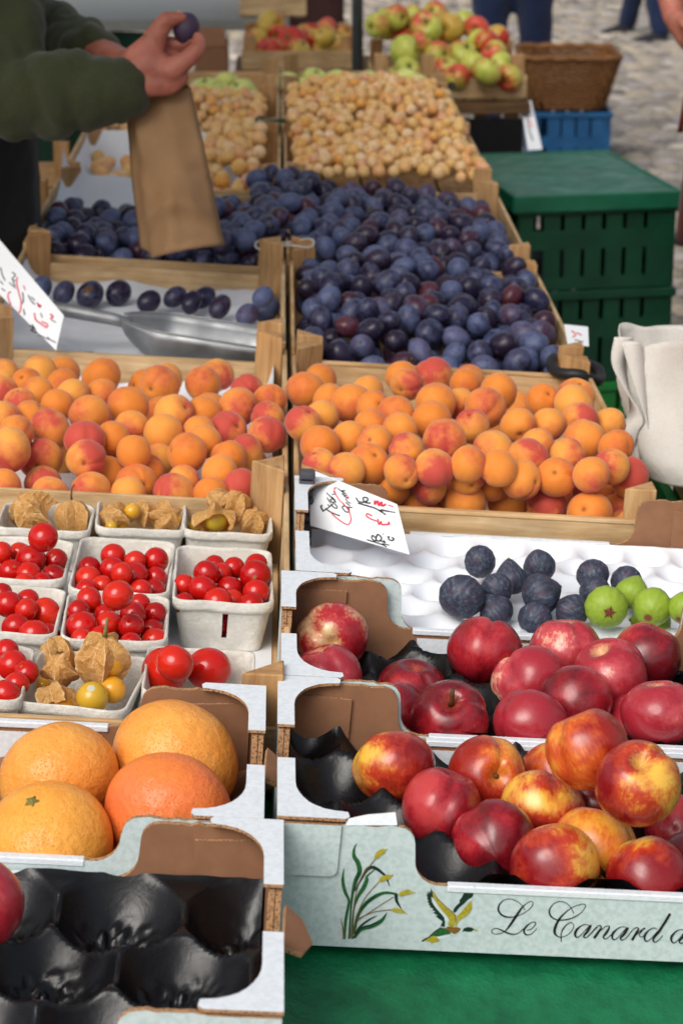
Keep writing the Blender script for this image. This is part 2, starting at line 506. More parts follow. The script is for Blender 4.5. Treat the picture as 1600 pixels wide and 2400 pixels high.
t.t.links.new(t.b.outputs[0], mx_.inputs[1]); t.t.links.new(tr_.outputs[0], mx_.inputs[2]); t.t.links.new(mx_.outputs[0], out.inputs[0])
husk = t.m
t, p, q = fruitmat('physalis_berry_skin', .18, .5)
col = t.ramp(t.rnd(), [(0, S(206, 150, 34)), (.6, S(222, 156, 40)), (1, S(186, 164, 50))])
t.col(t.mix(t.ramp(t.pole(p), [(.965, 0.0), (.972, 1.0)]), col, S(190, 190, 170)))
M_berry = t.m
stemg = simple('green_brown_stem', S(122, 118, 66), .7, .2, .3, 200)
leafm = simple('yellow_leaf', S(188, 164, 60), .6, .3, .2, 120)
stemb = simple('brown_stem', S(96, 66, 38), .8, .2, .3, 200)
wick = simple('brown_wicker', S(112, 74, 38), .6, .3, .35, 45)
cobm = NT('cobble_stone', .75, .3)
v = cobm.co()
tone = cobm.ramp(cobm.rnd(), [(0, S(122, 116, 110)), (.35, S(166, 156, 142)), (.6, S(186, 172, 150)), (.8, S(150, 144, 146)), (1, S(200, 190, 176))])
cobm.col(cobm.mix(cobm.ramp(cobm.noise(v, 22, 4), [(.3, 0.0), (.75, .35)]), tone, S(112, 106, 100))); cobm.bump(cobm.noise(v, 60, 4), .4, .004)
cobm = cobm.m
t = NT('sandy_joint_dirt', .95, .1)
v = t.co(rnd=False)
t.col(t.mix(t.ramp(t.voro(v, 8), [(.3, 0.0), (.5, 1.0)]), S(150, 142, 130), S(112, 102, 90))); t.bump(t.noise(v, 60, 4), .4, .004)
joint = t.m
darkgreen = cloth('dark_green_tarp', S(16, 44, 32))
whitebrd = simple('white_shelf_board', S(132, 134, 130), .6, .3, .06)
darkwood = wood('dark_table_wood', S(74, 52, 34), S(104, 76, 50), S(128, 96, 66), 0)
redwall = simple('dark_red_brown_canvas', S(52, 34, 32), .9, .1)

# ------------------------------------------------------------------ fruit shapes (unit size, pole +z = stem)
def fruit_geo(kind, seed, nu, nv):
    rs = random.Random(seed*77+len(kind))
    off = Vector((rs.uniform(0, 50), rs.uniform(0, 50), rs.uniform(0, 50)))
    v = []
    for j in range(nv+1):
        th = math.pi*j/nv
        st, ct = math.sin(th), math.cos(th)
        for i in range(nu):
            ph = 2*math.pi*i/nu
            pw = ph if ph <= math.pi else ph-2*math.pi
            r, ax, az = 1.0, 1.0, 1.0
            d = Vector((st*math.cos(ph), st*math.sin(ph), ct))
            lump = MN.noise(d*1.3+off)
            if kind == 'apricot':
                g = math.exp(-(pw/.15)**2)*min(1, st*1.6)*(1 if ct > -.3 else max(0, 1+(ct+.3)*2))
                r = 1-.085*g+.02*math.cos(pw)*st-.17*math.exp(-(th/.23)**2)+.035*lump; az = .97
            elif kind == 'nectarine':
                g = math.exp(-(pw/.24)**2)*min(1, st*1.5)*(.4+.6*max(0, ct+.4))
                r = 1-.115*g-.36*math.exp(-(th/.30)**2)+.04*lump+.03*math.exp(-((math.pi-th)/.15)**2); az = .94
            elif kind == 'plum':
                g = math.exp(-(pw/.25)**2)*st
                r = 1-.03*g-.05*math.exp(-(th/.2)**2)+.03*lump; az = 1.24
            elif kind == 'mirabelle':
                r = 1-.09*math.exp(-(th/.25)**2)+.03*lump; az = 1.04
            elif kind == 'apple':
                r = 1-.36*math.exp(-(th/.42)**2)-.2*math.exp(-((math.pi-th)/.36)**2)+.03*lump
                ax = 1+.07*ct-.015*math.cos(5*ph)*max(0, -ct); az = .95
            elif kind == 'tomato':
                r = 1-.05*math.exp(-(th/.3)**2)+.012*lump; az = .94
            elif kind == 'grapefruit':
                r = 1-.04*math.exp(-(th/.3)**2)+.022*lump; az = .9
            elif kind == 'fig':
                ax = 1-.34*max(0, ct)**1.8; az = .96+.26*max(0, ct)**2
                r = 1+.012*math.cos(13*ph)*st+.03*lump-.06*math.exp(-((math.pi-th)/.3)**2)
            elif kind == 'berry':
                r = 1-.03*math.exp(-(th/.2)**2)+.01*lump
            v.append((d.x*r*ax, d.y*r*ax, d.z*r*az))
            if j in (0, nv): break
    idx = lambda j, i: 0 if j == 0 else (1+(nv-1)*nu if j == nv else 1+(j-1)*nu+i % nu)
    f = []
    for j in range(nv):
        for i in range(nu):
            q = [idx(j, i), idx(j+1, i), idx(j+1, i+1), idx(j, i+1)]
            q = [a for k, a in enumerate(q) if a not in q[:k]]
            f.append(tuple(q))
    return v, f
_fm = {}
def fruit_mesh(kind, seed, mt, nu=30, nv=20):
    k = (kind, seed, mt.name, nu)
    if k not in _fm:
        v, f = fruit_geo(kind, seed, nu, nv)
        m = mesh(kind, v, f, (mt,), None, True)
        m.attributes.new('fc', 'FLOAT_VECTOR', 'POINT').data.foreach_set('vector', np.array(v, np.float32).ravel())
        _fm[k] = m
    return _fm[k]
def rot_to(d, spin=0.0):
    d = Vector(d).normalized()
    return d.to_track_quat('Z', 'Y').to_matrix().to_4x4() @ Matrix.Rotation(spin, 4, 'Z')
def camdir(r, u, t):                # direction given as seen by the photographer: right, up, towards
    return RT*r+UP*u-FW*t
def rnd_rot(rs):
    while True:
        d = Vector((rs.uniform(-1, 1), rs.uniform(-1, 1), rs.uniform(-1, 1)))
        if .1 < d.length < 1: break
    return rot_to(d, rs.uniform(0, 6.28))
def fruit(name, kind, seed, mt, pos, r, rot, label, cat, group=None, nu=30, nv=20):
    h = math.sin(pos.x*913.7+pos.y*517.3+pos.z*331.1)*43758.5; h -= math.floor(h)
    g = math.sin(pos.x*413.7+pos.y*217.3+pos.z*931.1)*23758.5; g -= math.floor(g)
    k = 0 if kind in ('grapefruit', 'berry') else (.02 if kind == 'tomato' else .06)      # no two are quite the same shape
    o = ob(name, fruit_mesh(kind, seed, mt, nu, nv), None, Matrix.Translation(pos) @ rot @ Matrix.Diagonal((r*(1+k*(h-.5)*2), r*(1+k*(g-.5)*2), r*(1-k*(h-.5)-k*(g-.5)), 1)))
    return tag(o, label, cat, group)
def merged(name, kind, mt, items, label, cat, nu=14, nv=9):
    """many small fruits nobody could tell apart, one object"""
    var = [fruit_geo(kind, s, nu, nv) for s in range(3)]
    av = [np.array(v, np.float32) for v, f in var]
    V, Fc, L, n0 = [], [], [], 0
    faces = var[0][1]
    loops = np.concatenate([np.array(q) for q in faces]); cnt = np.array([len(q) for q in faces])
    for i, (p, r, rot) in enumerate(items):
        a = av[i % 3]
        m = np.array(rot.to_3x3())*r
        V.append(a @ m.T+np.array(p)); Fc.append(a); L.append(loops+n0); n0 += len(a)
    V = np.concatenate(V).astype(np.float32); Fc = np.concatenate(Fc); L = np.concatenate(L).astype(np.int32)
    m = bpy.data.meshes.new(name)
    m.vertices.add(len(V)); m.vertices.foreach_set('co', V.ravel())
    m.loops.add(len(L)); m.loops.foreach_set('vertex_index', L)
    c = np.tile(cnt, len(items)).astype(np.int32)
    m.polygons.add(len(c)); m.polygons.foreach_set('loop_start', np.concatenate([[0], np.cumsum(c)[:-1]]).astype(np.int32))
    m.polygons.foreach_set('loop_total', c)
    m.polygons.foreach_set('use_smooth', np.ones(len(c), bool))
    m.update(calc_edges=True); m.validate()
    m.attributes.new('fc', 'FLOAT_VECTOR', 'POINT').data.foreach_set('vector', Fc.ravel())
    m.materials.append(mt)
    return tag(ob(name, m), label, cat, None, 'stuff')
def relax(px, rad, zt, ylim, M=None, it=260, k=.97):
    """fruits seen at pixels px (world radius rad): slide along their sight lines until none overlap; local height zt is the aim"""
    n = len(px)
    Rr = np.array([ray(*p) for p in px])
    c = np.array(CAM)
    t0 = np.array([((T if M is None else M) @ UN(p[0], p[1], z, M)-CAM).dot(FW) for p, z in zip(px, zt)])
    t = t0.copy(); r = np.array(rad)
    for _ in range(it):
        P = c+Rr*t[:, None]
        D = P[:, None]-P[None]
        dist = np.sqrt((D**2).sum(-1))+1e-9
        ov = (r[:, None]+r[None])*k-dist
        np.fill_diagonal(ov, -1)
        s = np.sign(t[:, None]-t[None]); s[s == 0] = 1
        push = np.where(ov > 0, ov*s*.45, 0).sum(1)
        t += np.clip(push, -.01, .01)
        t += .015*(t0-t)
        y = c[1]+Rr[:, 1]*t
        t = np.clip(t, (ylim[0]+r-c[1])/Rr[:, 1], (ylim[1]-r-c[1])/Rr[:, 1])
    return [Vector(q) for q in c+Rr*t[:, None]]
def drop(rect, rr, top, floor, n, seed, fixed=(), tries=10, M=None):
    """heap: let fruits fall onto those below until the wanted surface top(x,y) is reached; stall-frame coordinates"""
    rs = random.Random(seed)
    x0, x1, y0, y1 = rect
    P = np.zeros((n+len(fixed), 4)); k = 0
    for p, r in fixed:
        P[k] = (*p, r); k += 1
    nf = k; miss = 0
    while k < len(P) and miss < 60:
        r = rs.uniform(*rr); best = None
        for _ in range(tries):
            x, y = rs.uniform(x0+r, x1-r), rs.uniform(y0+r, y1-r)
            z = floor(x, y)+r
            if k:
                Q = P[:k]; h2 = (Q[:, 0]-x)**2+(Q[:, 1]-y)**2; s = (Q[:, 3]+r)*.97
                w = h2 < s*s
                if w.any(): z = max(z, (Q[w, 2]+np.sqrt(s[w]**2-h2[w])).max())
            e = z-top(x, y)
            if best is None or e < best[0]: best = (e, x, y, z)
        if best[0] > 0: miss += 1; continue
        P[k] = (best[1], best[2], best[3], r); k += 1
    return P[nf:k]

# ------------------------------------------------------------------ wooden crate
PW = .038
def tri_post(h, sx, sy, lean=0):
    """three-cornered post, right angle in the crate's corner; sx, sy point inwards"""
    v = [(0, 0, 0), (PW*sx, 0, 0), (0, PW*sy, 0), (lean, 0, h), (PW*sx+lean, 0, h), (lean, PW*sy, h)]
    f = [(0, 1, 2), (3, 4, 5), (0, 1, 4, 3), (1, 2, 5, 4), (2, 0, 3, 5)]
    if sx*sy > 0: f = [(0, 2, 1), (3, 4, 5), (0, 1, 4, 3), (1, 2, 5, 4), (2, 0, 3, 5)]
    else: f = [(0, 1, 2), (3, 5, 4), (0, 3, 4, 1), (1, 4, 5, 2), (2, 5, 3, 0)]
    return v, f
def crate(label, x0, x1, y0, y1, z=0, M=None, hb=.074, he=.056, hp=.102, group='wooden fruit crates on the stall', seed=0, lath=False, name='wooden_crate', cat='crate', posts=(1, 1, 1, 1)):
    rs = random.Random(seed+11)
    M = T if M is None else M
    root = thing(name, label, cat, M @ TR(x0, y0, z), group)
    w, d = x1-x0, y1-y0
    for i, (cx, cy, sx, sy) in enumerate(((0, 0, 1, 1), (w, 0, -1, 1), (0, d, 1, -1), (w, d, -1, -1))):
        if not posts[i]: continue
        v, f = tri_post(hp+rs.uniform(-.006, .008), sx, sy, rs.uniform(-.002, .002))
        m = mesh('corner_post', v, f, (post_m,))
        bm = bmesh.new(); bm.from_mesh(m); bmesh.ops.recalc_face_normals(bm, faces=bm.faces)
        bmesh.ops.bevel(bm, geom=bm.edges[:], offset=.0012, segments=1, affect='EDGES'); bm.to_mesh(m); bm.free()
        ob('corner_post', m, root, TR(cx+.0065*sx, cy+.0065*sy, .006))
    t = .006
    gap = .003
    for sx in (0, 1):
        xa = 0 if sx == 0 else w-t
        h1 = hb*.52
        box('side_board', root, xa, xa+t, t+.0005, d-t-.0005, .008, .008+h1, wood_y)
        box('side_board', root, xa+rs.uniform(-.001, .001), xa+t, t+.0005, d-t-.0005, .008+h1+gap, .008+hb+rs.uniform(-.002, .003), wood_y)
    for sy in (0, 1):
        ya = 0 if sy == 0 else d-t
        box('end_board', root, 0, w, ya, ya+t, .008, .008+he, wood_x)
        if lath: box('edge_lath', root, .004, w-.004, ya-.001, ya+t+.003, .0085+he, .0085+he+.005, wood_x)
    for i in range(5):
        xa = .004+i*(w-.008)/5
        box('bottom_slat', root, xa+.003, xa+(w-.008)/5-.003, t+.001, d-t-.001, .001, .006, wood_y)
    return root
def sheet(name, label, cat, M, x0, x1, y0, y1, zf, mt=None, n=24, group=None):
    mt = mt or paper
    v, f = [], []
    for j in range(n+1):
        for i in range(n+1):
            x, y = x0+(x1-x0)*i/n, y0+(y1-y0)*j/n
            v.append((x, y, zf(x, y)))
    for j in range(n):
        for i in range(n):
            a = j*(n+1)+i
            f.append((a, a+1, a+n+2, a+n+1))
    o = ob(name, mesh(name, v, f, (mt,), None, True), None, M)
    return tag(o, label, cat, group)

# ------------------------------------------------------------------ cardboard fruit box
def arc(cx, cy, r, a0, a1, n=6):
    return [(cx+r*math.cos(R(a0+(a1-a0)*i/n)), cy+r*math.sin(R(a0+(a1-a0)*i/n))) for i in range(n+1)]
XZ = Matrix(((1, 0, 0, 0), (0, 0, -1, 0), (0, 1, 0, 0), (0, 0, 0, 1)))     # u->x, v->z, w->-y
YZ = Matrix(((0, 0, 1, 0), (1, 0, 0, 0), (0, 1, 0, 0), (0, 0, 0, 1)))      # u->y, v->z, w->+x
def wall_outline(w, H, rim, tw, rs):
    e = [(0, 0), (w, 0)]
    def tower():
        p = [(0, H)]
        n = 7
        for i in range(n): p.append((tw*.5+i*(tw*.5-.012)/n, H+rs.uniform(-.0012, .0012)))
        p += arc(tw-.012, H-.014, .014, 90, 0, 4)
        p += [(tw+.003, rim+.024)]
        p += arc(tw+.024, rim+.022, .021, 180, 262, 5)
        return p
    L = tower(); Rr = [(w-x, y) for x, y in tower()]
    return e+Rr+L[::-1]
def cardbox(label, x0, x1, y0, y1, z=0, outer=None, H=.106, rim=.056, tw=.105, group='open cardboard fruit boxes', seed=0, flap=False, clip=False, M=None):
    rs = random.Random(seed+3)
    outer = outer or mint
    M = T if M is None else M
    root = thing('cardboard_box', label, 'box', M @ TR(x0, y0, z), group)
    w, d, th = x1-x0, y1-y0, .005
    plate('bottom', root, [(.006, .006), (w-.006, .006), (w-.006, d-.006), (.006, d-.006)], .004, TR(0, 0, .001), (kraft, kraft, corr))
    fo = wall_outline(w, H, rim, tw, rs)
    fr = plate('front_wall', root, fo, th, TR(0, th, 0) @ XZ, (kraft, outer, corr))
    bo = wall_outline(w, H, rim, tw, rs)
    plate('back_wall', root, bo, th, TR(0, d, 0) @ XZ, (outer, kraft, corr))
    for nm, xx, ma in (('side_wall', 0, (outer, kraft, corr)), ('side_wall', w-2*th, (kraft, outer, corr))):
        hd = .033
        so_ = [(th+.001, 0), (d-th-.001, 0), (d-th-.001, H), (d/2+hd, H), (d/2+hd-.003, H-.034), (d/2-hd+.003, H-.034), (d/2-hd, H), (th+.001, H)]
        plate(nm, root, so_, th, TR(xx, 0, 0) @ YZ, (ma[0], kraft, corr) if xx == 0 else (kraft, kraft, corr))
        plate(nm, root, so_, th-.0008, TR(xx+th+.0006, 0, 0) @ YZ, (kraft, ma[1], corr) if xx == 0 else (kraft, outer, corr))
    # white folded ledges at the four corners
    lw, nw = .052, .0135
    le = [(-.001, -.001), (lw, -.0012), (lw+.003, .003), (lw+.002, .011)]
    cx, cy = lw, .011
    for i in range(1, 9):
        t_ = i/8
        x = lw-(lw-nw)*math.sin(t_*math.pi/2)**.9
        y = .012+.05*(1-math.cos(t_*math.pi/2))
        le.append((x, y+rs.uniform(-.0006, .0006)))
    le += [(nw, d/2-.034), (-.001, d/2-.034)]
    for sx in (0, 1):
        for sy in (0, 1):
            o = [((w-x) if sx else x, (d-y) if sy else y) for x, y in le]
            plate('corner_ledge', root, o, .0026, TR(0, 0, H+.0016+rs.uniform(0, .0012)), (kraft, whiteb, corr))
    # small tabs tucked over the front corners, kraft flaps inside the towers
    for sx in (0, 1):
        tb = [(.0, H-.044), (.036, H-.044)]+arc(.042, H-.038, .006, -90, 0, 3)+[(.049, H), (0, H)]
        tb = [((w-x) if sx else x, y) for x, y in tb]
        plate('corner_tab', root, tb, .0022, TR(0, -.0004, 0) @ XZ, (kraft, outer, corr))
        fl = [(.012, .02), (.064, .02), (.066, H-.012+rs.uniform(-.002, .002)), (.012, H-.009)]
        fl = [((w-x) if sx else x, y) for x, y in fl]
        plate('inner_flap', root, fl, .003, TR(0, d-th-.0006, 0) @ XZ, (kraft, kraft, corr))
    for ya, yb in ((-.0012, th+.0022), (d-th-.0022, d+.0012)):
        box('folded_rim', root, tw+.03, w-tw-.03, ya, yb, rim-.004, rim+.002, whiteb, .001)
    plate('inner_lining', root, [(tw+.035, .006), (w-tw-.035, .006), (w-tw-.035, rim-.007), (tw+.035, rim-.007)], .0015, TR(0, d-th-.0004, 0) @ XZ, (whiteb, whiteb, corr))
    if flap:
        v = [(0, -.03, 0), (.026, -.02, -.006), (.03, .018, -.008), (.008, .032, 0), (0, .03, .0), (0, -.03, -.05), (.012, -.02, -.05), (.014, .018, -.05), (0, .03, -.05)]
        pts = [(0, -.031), (.016, -.026), (.024, -.004), (.016, .022), (.002, .032)]
        plate('hand_hole_flap', root, pts, .004, TR(w, d/2, H-.012) @ Matrix.Rotation(R(28), 4, 'Y'), (kraft, kraft, corr))
    return root
def tray(name, label, cat, M, w, d, z0, cup, depth, mt, seed=0, hexa=True, nx=110, ny=84, wrinkle=.0012, edge=.012, group=None, sharp=2.0, crinkle=0, curl=0):
    rs = random.Random(seed)
    cs = []
    j = 0; y = cup*.45
    while y < d:
        x = cup*(.5 if (j % 2 == 0 or not hexa) else 0)
        while x < w+cup*.4:
            cs.append((x+rs.uniform(-.06, .06)*cup, y+rs.uniform(-.04, .04)*cup)); x += cup
        y += cup*(.88 if hexa else 1); j += 1
    cs = np.array(cs)
    X, Y = np.meshgrid(np.linspace(0, w, nx+1), np.linspace(0, d, ny+1))
    D = np.sqrt((X[..., None]-cs[:, 0])**2+(Y[..., None]-cs[:, 1])**2).min(-1)/(cup*.5)
    Z = -depth*(.5+.5*np.cos(math.pi*np.clip(D/1.15, 0, 1))) if sharp < 1.8 else -depth*np.clip(1-np.clip(D, 0, 1.15)**sharp, -.25, 1)
    e = np.minimum(np.minimum(X, w-X), np.minimum(Y, d-Y))
    Z += edge*np.exp(-e/.008)
    v = []
    for a, b, c, dd in zip(X.ravel(), Y.ravel(), Z.ravel(), D.ravel()):
        c += wrinkle*MN.noise(Vector((a*45, b*45, seed)))
        if crinkle:
            k = max(0, 1-dd*1.25)
            q = MN.noise(Vector((a*110, b*110, seed+3)))
            c += crinkle*min(1, k*2.5)*(abs(q)*2.4-.5+.8*abs(MN.noise(Vector((a*50, b*70, seed+9)))))
        if curl: c += curl*math.exp(-a/.03)*math.exp(-(d-b)/.06)
        v.append((a, b, z0+c))
    f = [(jj*(nx+1)+i, jj*(nx+1)+i+1, (jj+1)*(nx+1)+i+1, (jj+1)*(nx+1)+i) for jj in range(ny) for i in range(nx)]
    o = ob(name, mesh(name, v, f, (mt,), None, True), None, M)
    return tag(o, label, cat, group)

# ------------------------------------------------------------------ pulp punnet
def rrect(hx, hy, r, n=5):
    p = []
    for cx, cy, a in ((hx-r, hy-r, 0), (-hx+r, hy-r, 90), (-hx+r, -hy+r, 180), (hx-r, -hy+r, 270)):
        p += arc(cx, cy, r, a, a+90, n)
    return p
def densify(p, step):
    out = []
    for i, a in enumerate(p):
        b = p[(i+1) % len(p)]
        L = math.dist(a, b); k = max(1, int(L/step))
        out += [(a[0]+(b[0]-a[0])*t/k, a[1]+(b[1]-a[1])*t/k) for t in range(k)]
    return out
def punnet(label, x, y, z, w, d, h, rz=0, slot=False, seed=0, tiltx=0, group='grey pulp punnets in the tomato crate'):
    prof = [(.80, 0), (.80, .004), (.845, .25), (.89, .5), (.935, .76), (.95, .79), (.99, .80), (1.0, .86), (1.0, .97), (.985, 1.0), (.955, 1.0), (.935, .95), (.90, .76), (.85, .5), (.81, .25), (.77, .06), (.6, .05)]
    ring = densify(rrect(w/2, d/2, .014), .006)
    n = len(ring)
    v, f = [], []
    for k, (s, hh) in enumerate(prof):
        inset = (1-s)*min(w, d)*.5*1.0
        sx, sy = (w/2-inset)/(w/2), (d/2-inset)/(d/2)
        for i, (a, b) in enumerate(ring):
            nz = MN.noise(Vector((a*60, b*60, k*.7+seed*9)))
            wv = .0022*MN.noise(Vector((a*22, b*22, seed*5.1)))*(1 if hh > .7 else 0)
            v.append((a*sx*(1+.008*nz), b*sy*(1+.008*nz), hh*h+wv+.0006*nz))
    for k in range(len(prof)-1):
        for i in range(n):
            a = ring[i]
            if slot and abs(a[0]) < .0042 and a[1] < 0 and k in (2, 3, 12, 13): continue
            f.append((k*n+i, k*n+(i+1) % n, (k+1)*n+(i+1) % n, (k+1)*n+i))
    f.append(tuple(range(n-1, -1, -1)))
    f.append(tuple(range((len(prof)-1)*n, len(prof)*n)))
    o = ob('punnet', mesh('punnet', v, f, (pulp,), None, True), None, T @ TR(x, y, z) @ Matrix.Rotation(rz, 4, 'Z') @ Matrix.Rotation(tiltx, 4, 'X'))
    return tag(o, label, 'punnet', group)

# ------------------------------------------------------------------ soft bodies: overlapping balls fused by a voxel remesh
def blob(name, chains, vox, mt, parent=None, smooth=6, wrinkle=0, wscale=20, fold=None):
    bm = bmesh.new()
    def ball(p, r):
        if not hasattr(r, '__len__'): r = (r, r, r)
        mx = Matrix.Translation(p) @ Matrix.Diagonal((*r, 1))
        bmesh.ops.create_icosphere(bm, subdivisions=2, radius=1, matrix=mx)
    for ch in chains:
        if len(ch) == 1: ball(*ch[0]); continue
        for (p, r), (q, s) in zip(ch[:-1], ch[1:]):
            p, q = Vector(p), Vector(q)
            rr = r if hasattr(r, '__len__') else (r,)*3
            ss = s if hasattr(s, '__len__') else (s,)*3
            n = max(1, int((q-p).length/(min(min(rr), min(ss))*.35)))
            for i in range(n+1):
                t = i/n
                ball(p.lerp(q, t), tuple(a+(b-a)*t for a, b in zip(rr, ss)))
    m = bpy.data.meshes.new(name)
    bm.to_mesh(m); bm.free()
    o = ob(name, m, parent)
    md = o.modifiers.new('r', 'REMESH'); md.mode = 'VOXEL'; md.voxel_size = vox; md.use_smooth_shade = True
    ms = o.modifiers.new('s', 'SMOOTH'); ms.iterations = smooth; ms.factor = .6
    dg = bpy.context.evaluated_depsgraph_get()
    m2 = bpy.data.meshes.new_from_object(o.evaluated_get(dg))
    o.modifiers.clear(); o.data = m2; m2.name = name
    bpy.data.meshes.remove(m)
    m2.materials.clear(); m2.materials.append(mt)
    if wrinkle:
        m2.calc_normals_split() if hasattr(m2, 'calc_normals_split') else None
        nr = [Vector(x.normal) for x in m2.vertices]
        for x, nn in zip(m2.vertices, nr):
            d_ = wrinkle*MN.fractal(x.co*wscale, 1.0, 2.0, 3)
            if fold: d_ += fold[0]*abs(MN.noise(Vector((x.co.x*fold[1]+x.co.z*fold[1]*.5, x.co.y*fold[2], x.co.z*fold[2]))))
            x.co = x.co+nn*d_
    m2.polygons.foreach_set('use_smooth', [True]*len(m2.polygons))
    m2.update()
    return o

# ================================================================== SETTING
def ss(a, b, x):
    t = min(1, max(0, (x-a)/(b-a))); return t*t*(3-2*t)
ground = tag(ob('ground', mesh('ground', [(-60, -30, 0), (60, -30, 0), (60, 140, 0), (-60, 140, 0)], [(0, 1, 2, 3)], (joint,))), 'sandy joints under the cobbled market square', None, None, 'structure')
def cobble_geo(seed):
    rs = random.Random(seed)
    bm = bmesh.new(); bmesh.ops.create_cube(bm, size=1)
    for v in bm.verts: v.co += Vector((rs.uniform(-.07, .07), rs.uniform(-.07, .07), 0))
    bmesh.ops.bevel(bm, geom=[e for e in bm.edges if all(v.co.z > 0 for v in e.verts) or abs(e.verts[0].co.z-e.verts[1].co.z) > .5], offset=.16, segments=2, affect='EDGES')
    m = bpy.data.meshes.new('cobblestone'); bm.to_mesh(m); bm.free()
    m.materials.append(cobm); m.polygons.foreach_set('use_smooth', [True]*len(m.polygons))
    return m
cobs = [cobble_geo(s) for s in range(4)]
rs = random.Random(5)
cl = []
y = 4.2; j = 0
while y < 24:
    x = -3.2+rs.uniform(0, .1)
    while x < 5.2:
        w = rs.uniform(.095, .15)
        cl.append((x+w/2, y+rs.uniform(-.012, .012)+.03*math.sin(x*1.3+j), w*.94, rs.uniform(.088, .1), rs.randrange(4), rs.uniform(-.12, .12), rs.uniform(-.006, .006)))
        x += w
    y += .107; j += 1
def seen(c):
    d = Vector((c[0], c[1], 0))-CAM
    z = d.dot(FW); px, py = 800+FPX*d.dot(RT)/z, 1200-FPX*d.dot(UP)/z
    return 1240 < px < 1620 and -20 < py < 520 and not (py > 345 and px < 1245+(py-345)*2.2) and not (px < 1440 and 90 < py)
vis = [c for c in cl if seen(c)]
vis.sort(key=lambda c: c[1])
near = set(map(id, vis[:300]))
bmx = lambda c: TR(c[0], c[1], .012+c[6]) @ Matrix.Rotation(c[5], 4, 'Z') @ Matrix.Diagonal((c[2], c[3], .06, 1))
rest = MB()
for c in cl:
    if id(c) in near:
        ob('cobblestone', cobs[c[4]], ground, bmx(c))
cg = [(np.array([v.co[:] for v in m.vertices]), [tuple(p.vertices) for p in m.polygons]) for m in cobs]
V, Fq, n0 = [], [], 0
for c in cl:
    if id(c) in near: continue
    a, q = cg[c[4]]
    m = np.array(bmx(c))
    V.append(a @ m[:3, :3].T+m[:3, 3]); Fq += [tuple(i+n0 for i in g) for g in q]; n0 += len(a)
V = np.concatenate(V)
tag(ob('cobblestones', mesh('cobblestones', V.tolist(), Fq, (cobm,), None, True), ground), None, None, None, 'stuff')

# ================================================================== THE STALL TABLE
tb = thing('market_table', 'long wooden trestle table under the green covering', 'table', T)
for i in range(5):
    box('top_board', tb, -.47+i*.18, -.293+i*.18, 1.28, 6.3, -.115, -.09, darkwood)
for yy in (1.5, 3.0, 4.5, 6.1):
    for xx in (-.4, .38):
        v, f = tube([(xx, yy, -.115), (xx*1.08, yy+.12, -.72-xx*.06)], .018, 8); ob('leg', mesh('leg', v, f, (steel,)), tb)
        v, f = tube([(xx, yy+.06, -.115), (xx*1.08, yy-.12, -.72-xx*.06)], .018, 8); ob('leg', mesh('leg', v, f, (steel,)), tb)
def cz(x, y):
    low = ss(-.03, .02, x)*(1-ss(1.5, 1.64, y))
    b = MN.noise(Vector((x*9, y*9, 1)))*.5+.5
    return -.0035-.034*low+.012*low*b-(.02*low*ss(1.5, 1.2, y))
v, f = [], []
xs = np.linspace(-.475, .505, 90); ys = np.concatenate([np.linspace(1.22, 1.75, 70), np.linspace(1.8, 6.32, 24)])
rows = []
rows.append([(x, 1.185, -.5) for x in xs]); rows.append([(x, 1.19, -.25) for x in xs]); rows.append([(x, 1.2, cz(x, 1.22)-.03) for x in xs])
for yy in ys: rows.append([(x if x < 0 else x*(1-.135*ss(2.44, 2.5, yy)), yy, cz(x, yy)) for x in xs])
v = []
for r_ in rows:
    yy = r_[0][1]; lo = r_[0][2] if yy < 1.21 else 0
    left = [(-.49, yy, -.5), (-.488, yy, min(lo, -.2)), (-.484, yy, min(lo, -.02))]
    e_ = .068*ss(2.44, 2.5, yy)
    right = [(.509-e_, yy, min(lo, -.02)-.01), (.510-e_+.004*math.sin(yy*23), yy, min(lo, -.2)), (.512-e_+.006*math.sin(yy*23), yy, -.5)]
    v += left+r_+right
nn = len(xs)+6
f = [(j*nn+i, j*nn+i+1, (j+1)*nn+i+1, (j+1)*nn+i) for j in range(len(rows)-1) for i in range(nn-1)]
tag(ob('table_covering', mesh('table_covering', v, f, (greencloth,), None, True), None, T), 'dark green rubbery covering spread over the stall table', 'tablecloth')

# ================================================================== CRATES
M2, M3, M4, M5 = frame(.05, .745), frame(.02, .752), frame(0, .757), frame(0, .765)
cA = crate('wooden crate heaped with apricots, on the customers\' side behind the figs', .003, .428, 2.47, 3.13, lath=True, seed=1, he=.062)
cP1 = crate('wooden crate brimming with blue plums directly behind the right apricots', .002, .427, 3.145, 3.795, seed=2)
cP2 = crate('wooden crate of blue plums just in front of the pale mirabelles', -.002, .42, 3.81, 4.45, M=M2, seed=3)
cM1 = crate('wooden crate of pale mirabelles next behind the plums', -.003, .417, 4.465, 5.10, M=M3, seed=4)
cM2 = crate('wooden crate of pale mirabelles in front of the pale green apples', -.006, .414, 5.115, 5.72, M=M4, seed=5)
cY = crate('wooden crate of pale green apples at the far end of the stall', -.006, .414, 5.735, 6.2, M=M5, seed=6, hb=.07, he=.056)
cT = crate('wooden crate holding the punnets of cherry tomatoes and physalis', -.437, -.004, 1.842, 2.492, seed=7, hb=.084, he=.060, hp=.112)
cAL = crate('wooden crate of apricots behind the tomato punnets', -.44, -.004, 2.502, 3.165, seed=8, he=.05)
cS = crate('almost empty wooden crate with the metal scoop and a few plums', -.445, -.006, 3.18, 3.775, seed=9, he=.046)
cB = crate('wooden crate of dark plums under the brown paper bag', -.45, -.008, 3.79, 4.44, seed=10)
cL1 = crate('half empty wooden crate of yellow mirabelles behind the brown paper bag', -.45, -.010, 4.455, 5.09, M=M3, seed=12)
